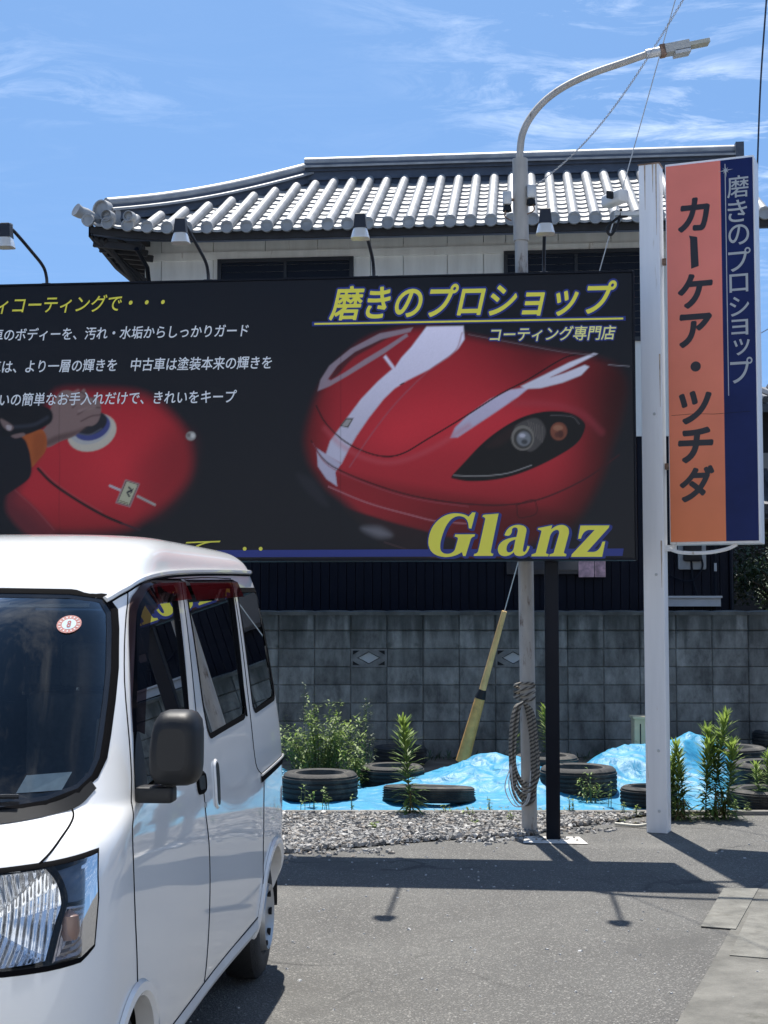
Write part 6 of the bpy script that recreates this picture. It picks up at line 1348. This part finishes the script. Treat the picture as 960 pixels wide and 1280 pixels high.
class Leaves:
    def __init__(s): s.v = []; s.f = []; s.t = []
    def leaf(s, base, dr, ln, wd, droop, tint, up=(0, 0, 1)):
        dr = np.array(dr, float); dr /= np.linalg.norm(dr); sd = np.cross(dr, up); sd /= np.linalg.norm(sd) + 1e-9; b = len(s.v); base = np.array(base)
        nn = np.cross(sd, dr)
        pts = []
        for t, wv in ((0, .12), (.35, 1.), (.7, .75), (1, .05)):
            c = base + dr * ln * t - np.array([0, 0, droop * ln * t * t]); e = sd * wd * .5 * wv; pts += [c - e + nn * wd * .12 * wv, c + e + nn * wd * .12 * wv]
        s.v += [tuple(p) for p in pts]; s.t += [tint] * 8; s.f += [(b, b + 1, b + 3, b + 2), (b + 2, b + 3, b + 5, b + 4), (b + 4, b + 5, b + 7, b + 6)]
    def build(s, name, mat, parent):
        me = bpy.data.meshes.new(name); me.from_pydata(s.v, [], s.f); me.update(); ca = me.color_attributes.new('tint', 'FLOAT_COLOR', 'POINT'); t = np.array(s.t); ca.data.foreach_set('color', np.c_[t, t, t, np.ones(len(t))].ravel()); me.materials.append(mat); me.polygons.foreach_set('use_smooth', [True] * len(me.polygons))
        o = bpy.data.objects.new(name, me); COL.objects.link(o); o.parent = parent; return o
def spike_weed(lbl, x, y, h, seed, spread=1., n_st=1, lean=0.06, low=0.0):
    rg = random.Random(seed); t = thing('tall_weed', lbl, 'weed', (x, y, 0), group='weeds along the lot edge'); lv = Leaves(); g = G()
    for s_ in range(n_st):
        ox, oy = (rg.uniform(-.11, .11), rg.uniform(-.06, .06)) if s_ else (0, 0); hh = h * (1 if s_ == 0 else rg.uniform(.55, .92)); lx, ly = rg.uniform(-lean, lean), rg.uniform(-lean, lean)
        P = [(ox + lx * (k / 6) ** 1.5 * 1.2, oy + ly * (k / 6), hh * k / 6) for k in range(7)]; g.tube(P, [.006 - .0006 * k for k in range(7)], 6)
        n = int(hh * 330)
        for k in range(n):
            f = low + (1 - low) * (k / n); zz_ = hh * f; bx = ox + lx * f ** 1.5 * 1.2; by = oy + ly * f; a_ = k * 2.399 + rg.uniform(-.3, .3); ln = spread * (.105 * (1 - f) ** .35 * (.55 + .6 * f) + .035); el = .15 + .9 * f ** 1.5 + rg.uniform(-.35, .3)
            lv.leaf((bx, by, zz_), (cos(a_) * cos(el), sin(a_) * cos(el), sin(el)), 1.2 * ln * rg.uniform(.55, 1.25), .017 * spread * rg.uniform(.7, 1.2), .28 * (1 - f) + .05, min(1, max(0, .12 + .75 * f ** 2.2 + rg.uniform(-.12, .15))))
    dl = Leaves()
    for k in range(int(16 * n_st)):
        a_ = rg.uniform(0, 2 * pi); el = -rg.uniform(.3, 1.2); dl.leaf((ox * rg.random() + rg.uniform(-.01, .01), oy * rg.random(), h * rg.uniform(.04, .30)), (cos(a_) * cos(el), sin(a_) * cos(el), sin(el)), rg.uniform(.04, .09), .012, .3, rg.random())
    dl.build('dry_leaves', M_dryleaf, t)
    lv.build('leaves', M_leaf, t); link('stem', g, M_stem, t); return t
def at_g(px, py): p = gnd(px, py); return p[0], p[1]
x, y = at_g(513, 1021); spike_weed('tall single-stemmed weed standing before the low grey tyre on the gravel edge', x, y, .74, 1, 1.35, 1, .07)
x, y = at_g(893, 1024); spike_weed('tallest leafy weed clump right of the white post', x, y, .80, 2, 1.3, 4, .12, .03)
x, y = at_g(856, 1024); spike_weed('paired leafy weed stems close beside the white post', x, y, .58, 3, 1.15, 4, .10, .03)
x, y = at_g(684, 968); spike_weed('bright weed between the lamp post and the black post', x, y, .66, 4, 1.0, 1, .04)
x, y = at_g(643, 968); spike_weed('small weed seen through the loops of the rope', x, y, .40, 5, .8, 1, .04)
x, y = at_g(938, 945); spike_weed('shaded weed growing against the block wall at the right', x, y, .66, 6, 1.1, 1, .04, .35)
x, y = at_g(962, 1012); spike_weed('pale weed at the right edge in front of the tyres', x, y, .45, 12, .8, 2, .1, .2)
# broad bushy weed beside the van
def bush(name, lbl, x, y, h, rad, seed, mat=None, n_st=26, leaf=(.05, .02), cat='weed'):
    rg = random.Random(seed); t = thing(name, lbl, cat, (x, y, 0), group='weeds along the lot edge'); lv = Leaves(); g = G()
    for s_ in range(n_st):
        a_ = rg.uniform(0, 2 * pi); r_ = rad * rg.random() ** .6; hh = h * rg.uniform(.45, 1.0) * (1 - .35 * (r_ / rad) ** 2); tip = (r_ * cos(a_), r_ * .7 * sin(a_), hh); b0_ = (tip[0] * .35, tip[1] * .35, 0)
        P = [tuple(np.array(b0_) + (np.array(tip) - np.array(b0_)) * np.array([t_ ** 1.6, t_ ** 1.6, t_])) for t_ in (0, .25, .5, .75, 1)]; g.tube(P, [.006, .005, .004, .003, .0015], 5)
        bright = rg.random() < .22
        for k in range(int(95 * hh)):
            f = .12 + .88 * rg.random() ** .8; i = min(3, int(f * 4)); q = np.array(P[i]) + (np.array(P[i + 1]) - np.array(P[i])) * (f * 4 - i); a2 = rg.uniform(0, 2 * pi); sp_ = .12 * (1 - f * .75); q = q + np.array([cos(a2) * sp_ * rg.random(), sin(a2) * sp_ * rg.random(), rg.uniform(-.02, .03)]); el = rg.uniform(-.3, .9)
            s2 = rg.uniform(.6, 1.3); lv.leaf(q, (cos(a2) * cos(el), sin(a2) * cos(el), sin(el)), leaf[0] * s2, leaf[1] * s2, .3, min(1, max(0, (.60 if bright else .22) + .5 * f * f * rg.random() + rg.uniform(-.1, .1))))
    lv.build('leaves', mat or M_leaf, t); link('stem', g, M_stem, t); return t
p = aty(400, 960, 13.6); bush('bushy_weed', 'broad mass of weeds growing beside the white van in front of the block wall', p[0] - .0, 13.55, .84, .52, 21, None, 60, (.055, .017))
p = aty(440, 960, 13.25); bush('bushy_weed', 'light green leafy weed at the right flank of the bushy mass', p[0], 13.2, .50, .16, 22, None, 14, (.06, .02))
p = aty(378, 960, 13.9); bush('bushy_weed', 'thin seeding weed rising above the bushy mass near the van', p[0] + .02, 13.9, 1.02, .10, 23, M_leafdark, 6, (.045, .011))
p = aty(455, 900, 14.0); bush('bushy_weed', 'dark sprawling weed at the back of the bushy mass, beside the wall', p[0], 14.0, .82, .20, 24, M_leafdark, 12, (.045, .012))
x, y = at_g(735, 1003); bush('bushy_weed', 'sparse pale weed in front of the thick tyre beside the black post', x, y - .15, .34, .14, 25, None, 8, (.045, .012))
# small seedlings along the edge
sd = [(376, 1014, .24, 'small seedling with paired leaves at the tyre beside the van'), (393, 1012, .17, 'small seedling just right of another before the wide tyre'), (406, 1014, .20, 'upright seedling before the right half of the wide tyre'), (440, 1016, .14, 'low seedling before the second tyre'), (557, 1019, .10, 'pale low sprig lying on the gravel edge by the spike weed'), (585, 1023, .08, 'small light green tuft amid the gravel'), (612, 1016, .12, 'small tuft left of the hanging rope'), (640, 1030, .10, 'tuft at the foot of the lamp post'), (712, 1018, .16, 'seedling just right of the black post'), (760, 1012, .22, 'seedling before the right side of the thick tyre'), (778, 1020, .10, 'low tuft between the thick tyre and the white post'), (920, 1019, .12, 'bright tuft on the lot edge right of the tallest weed'), (935, 1018, .10, 'tuft beside the low tyre at the right'), (596, 1034, .06, 'tiny sprig in the middle of the gravel bed'), (470, 1040, .06, 'tiny brown-green sprig on the gravel left of centre'), (795, 1021, .12, 'tuft touching the white post'), (690, 1024, .10, 'tuft behind the foot of the black post'), (843, 1020, .14, 'tuft right against the white post')]
for k, (px, py, h, lb) in enumerate(sd):
    x, y = at_g(px, py); rg = random.Random(50 + k); t = thing('weed_seedling', lb, 'weed', (x, y, .01), group='small weeds on the gravel edge'); lv = Leaves(); g = G()
    for s_ in range(2 + k % 3):
        ox = rg.uniform(-.04, .04) * (s_ > 0); hh = h * rg.uniform(.6, 1.05); lx = rg.uniform(-.3, .3) * hh * .4; g.tube([(ox, 0, 0), (ox + lx * .4, .0, hh * .5), (ox + lx, 0, hh)], [.003, .0025, .0015], 5)
        for q in range(5 + int(hh * 45)):
            f = .15 + .85 * rg.random(); a_ = rg.uniform(0, 2 * pi); el = rg.uniform(-.1, .9); s2 = rg.uniform(.5, 1.3); lv.leaf((ox + lx * f, 0, hh * f), (cos(a_) * cos(el), sin(a_) * cos(el), sin(el)), .036 * s2, .015 * s2, .3, min(1, max(0, .45 + .5 * f * rg.random() + rg.uniform(-.2, .1))))
    lv.build('leaves', M_leaf, t); link('stem', g, M_stem, t)
# dry litter and low ground cover between stones
lv = Leaves(); rg = random.Random(9)
for k in range(620):
    cx_, cy_ = rg.choice([(650, 1030), (600, 1016), (740, 1022), (780, 1022), (690, 1016), (860, 1024), (900, 1022), (560, 1018)]); x, y = at_g(cx_ + rg.gauss(0, 16), cy_ + rg.gauss(0, 4)); a_ = rg.uniform(0, 2 * pi); el = rg.uniform(.0, .9); lv.leaf((x, y, .015), (cos(a_) * cos(el), sin(a_) * cos(el), sin(el)), rg.uniform(.025, .06), rg.uniform(.006, .014), .3, rg.random())
o = lv.build('ground_cover', leafmat('dry_leaf', (.20, .15, .07), (.18, .26, .06), .3), None); tag(o, 'sparse dry and green ground cover among the gravel', 'weeds', kind='stuff')
lv = Leaves()
for k in range(900):
    x = rg.uniform(-3, 4.5); y = 15.9 - abs(rg.gauss(0, .18)); a_ = rg.uniform(0, 2 * pi); el = rg.uniform(.3, 1.3); lv.leaf((x, y, .01), (cos(a_) * cos(el), sin(a_) * cos(el), sin(el)), rg.uniform(.06, .20), rg.uniform(.010, .02), .3, rg.random() * .5)
o = lv.build('undergrowth', M_leafdark, None); tag(o, 'dark shaded undergrowth along the foot of the block wall', 'undergrowth', kind='stuff')

# ------------------------------------------------------------------ far right: neighbour's house, hedge trees
def tree(lbl, x, y, h, rad, seed, nleaf=13000, cat='tree', zlow=.15):
    rg = random.Random(seed); t = thing('evergreen_tree', lbl, cat, (x, y, 0)); g = G(); g.tube([(0, 0, 0), (.03, .02, h * .3), (-.02, .05, h * .75)], [.09, .07, .025], 10)
    lv = Leaves(); cl = []
    for k in range(38):
        a_ = rg.uniform(0, 2 * pi); zz_ = h * rg.uniform(zlow, .97); rr = rad * rg.random() ** .5 * math.sqrt(max(.05, 1 - ((zz_ / h - .5) / .56) ** 2)); c = (rr * cos(a_), rr * sin(a_), zz_); cl.append((c, rg.uniform(.16, .36), rg.random())); g.tube([(0, 0, zz_ * .75), tuple(np.array(c) * [.6, .6, 1] - [0, 0, .1]), c], [.03, .018, .006], 5)
    for k in range(nleaf):
        c, s_, tn = rg.choice(cl); v = np.array([rg.gauss(0, 1) for _ in range(3)]); v /= np.linalg.norm(v); q = np.array(c) + v * s_ * rg.random() ** .4; a_ = rg.uniform(0, 2 * pi); el = rg.uniform(-.6, .9); lv.leaf(q, (cos(a_) * cos(el), sin(a_) * cos(el), sin(el)), rg.uniform(.05, .10), rg.uniform(.02, .04), .2, min(1, max(0, tn * .7 + .3 * v[2] + rg.uniform(-.1, .15))))
    lv.build('crown', M_leafdark, t); link('trunk', g, pm('bark', (.09, .07, .05), .95, var=.4, vscale=12, bump=.5), t); return t
tree('dark evergreen shrub tree beside the house corner, behind the pink and navy sign', 5.45, 19.4, 2.75, .95, 31)
tree('dark evergreen standing further back below the grey neighbouring roof', 6.6, 21.5, 3.3, 1.2, 32)
nb = thing('neighbour_house', 'neighbouring house with dark roof slopes showing past the right of the navy sign', 'house', (9.6, 27, 0), -R(4))
g = G(); g.box((0, 2.2, 2.65), (6.2, 5.4, 5.3)); link('wall', g, pm('neighbour_wall', (.022, .022, .025), .8, var=.2), nb, smooth=0)
g = G(); g.box((-.1, -.53, 4.35), (6.1, .06, .35)); link('pale_band', g, pm('neighbour_band', (.30, .28, .25), .7), nb, smooth=0)
M_nroof = pm('neighbour_roof', (.06, .065, .075), .55, var=.3, vscale=5)
g = G(); g.add([(-3.1, -1.3, 5.35), (3.6, -1.3, 5.2), (3.6, 2.3, 6.2), (-1.9, 2.3, 6.2), (-3.1, 5.8, 5.35), (-3.1, -1.3, 5.2), (3.6, -1.3, 5.05)], [(0, 1, 2, 3), (0, 3, 4), (0, 5, 6, 1)])
for k in range(22): 
    u = -2.9 + .3 * k; g.tube([(u, -1.3, 5.42), (u, -1.3 + 3.4 * min(1, (k + 1) / 5), 5.42 + .8 * min(1, (k + 1) / 5))], .07, 6)
link('roof', g, M_nroof, nb, smooth=30)
g = G(); g.add([(-3.3, -2.2, 3.35), (3.6, -2.2, 3.35), (3.6, -.5, 4.15), (-3.0, -.5, 4.15), (-3.3, -2.2, 3.2), (3.6, -2.2, 3.2)], [(0, 1, 2, 3), (4, 5, 1, 0)]); g.box((0.1, -1.3, 3.25), (6.6, 1.8, .08))
for k in range(22): u = -3.1 + .3 * k; g.tube([(u, -2.22, 3.40), (u, -.55, 4.18)], .07, 6)
link('lower_roof', g, M_nroof, nb, smooth=30)
g = G(); g.box((-1.5, -.54, 2.2), (1.4, .06, 1.2)); link('window', g, M_winframe, nb, smooth=0)
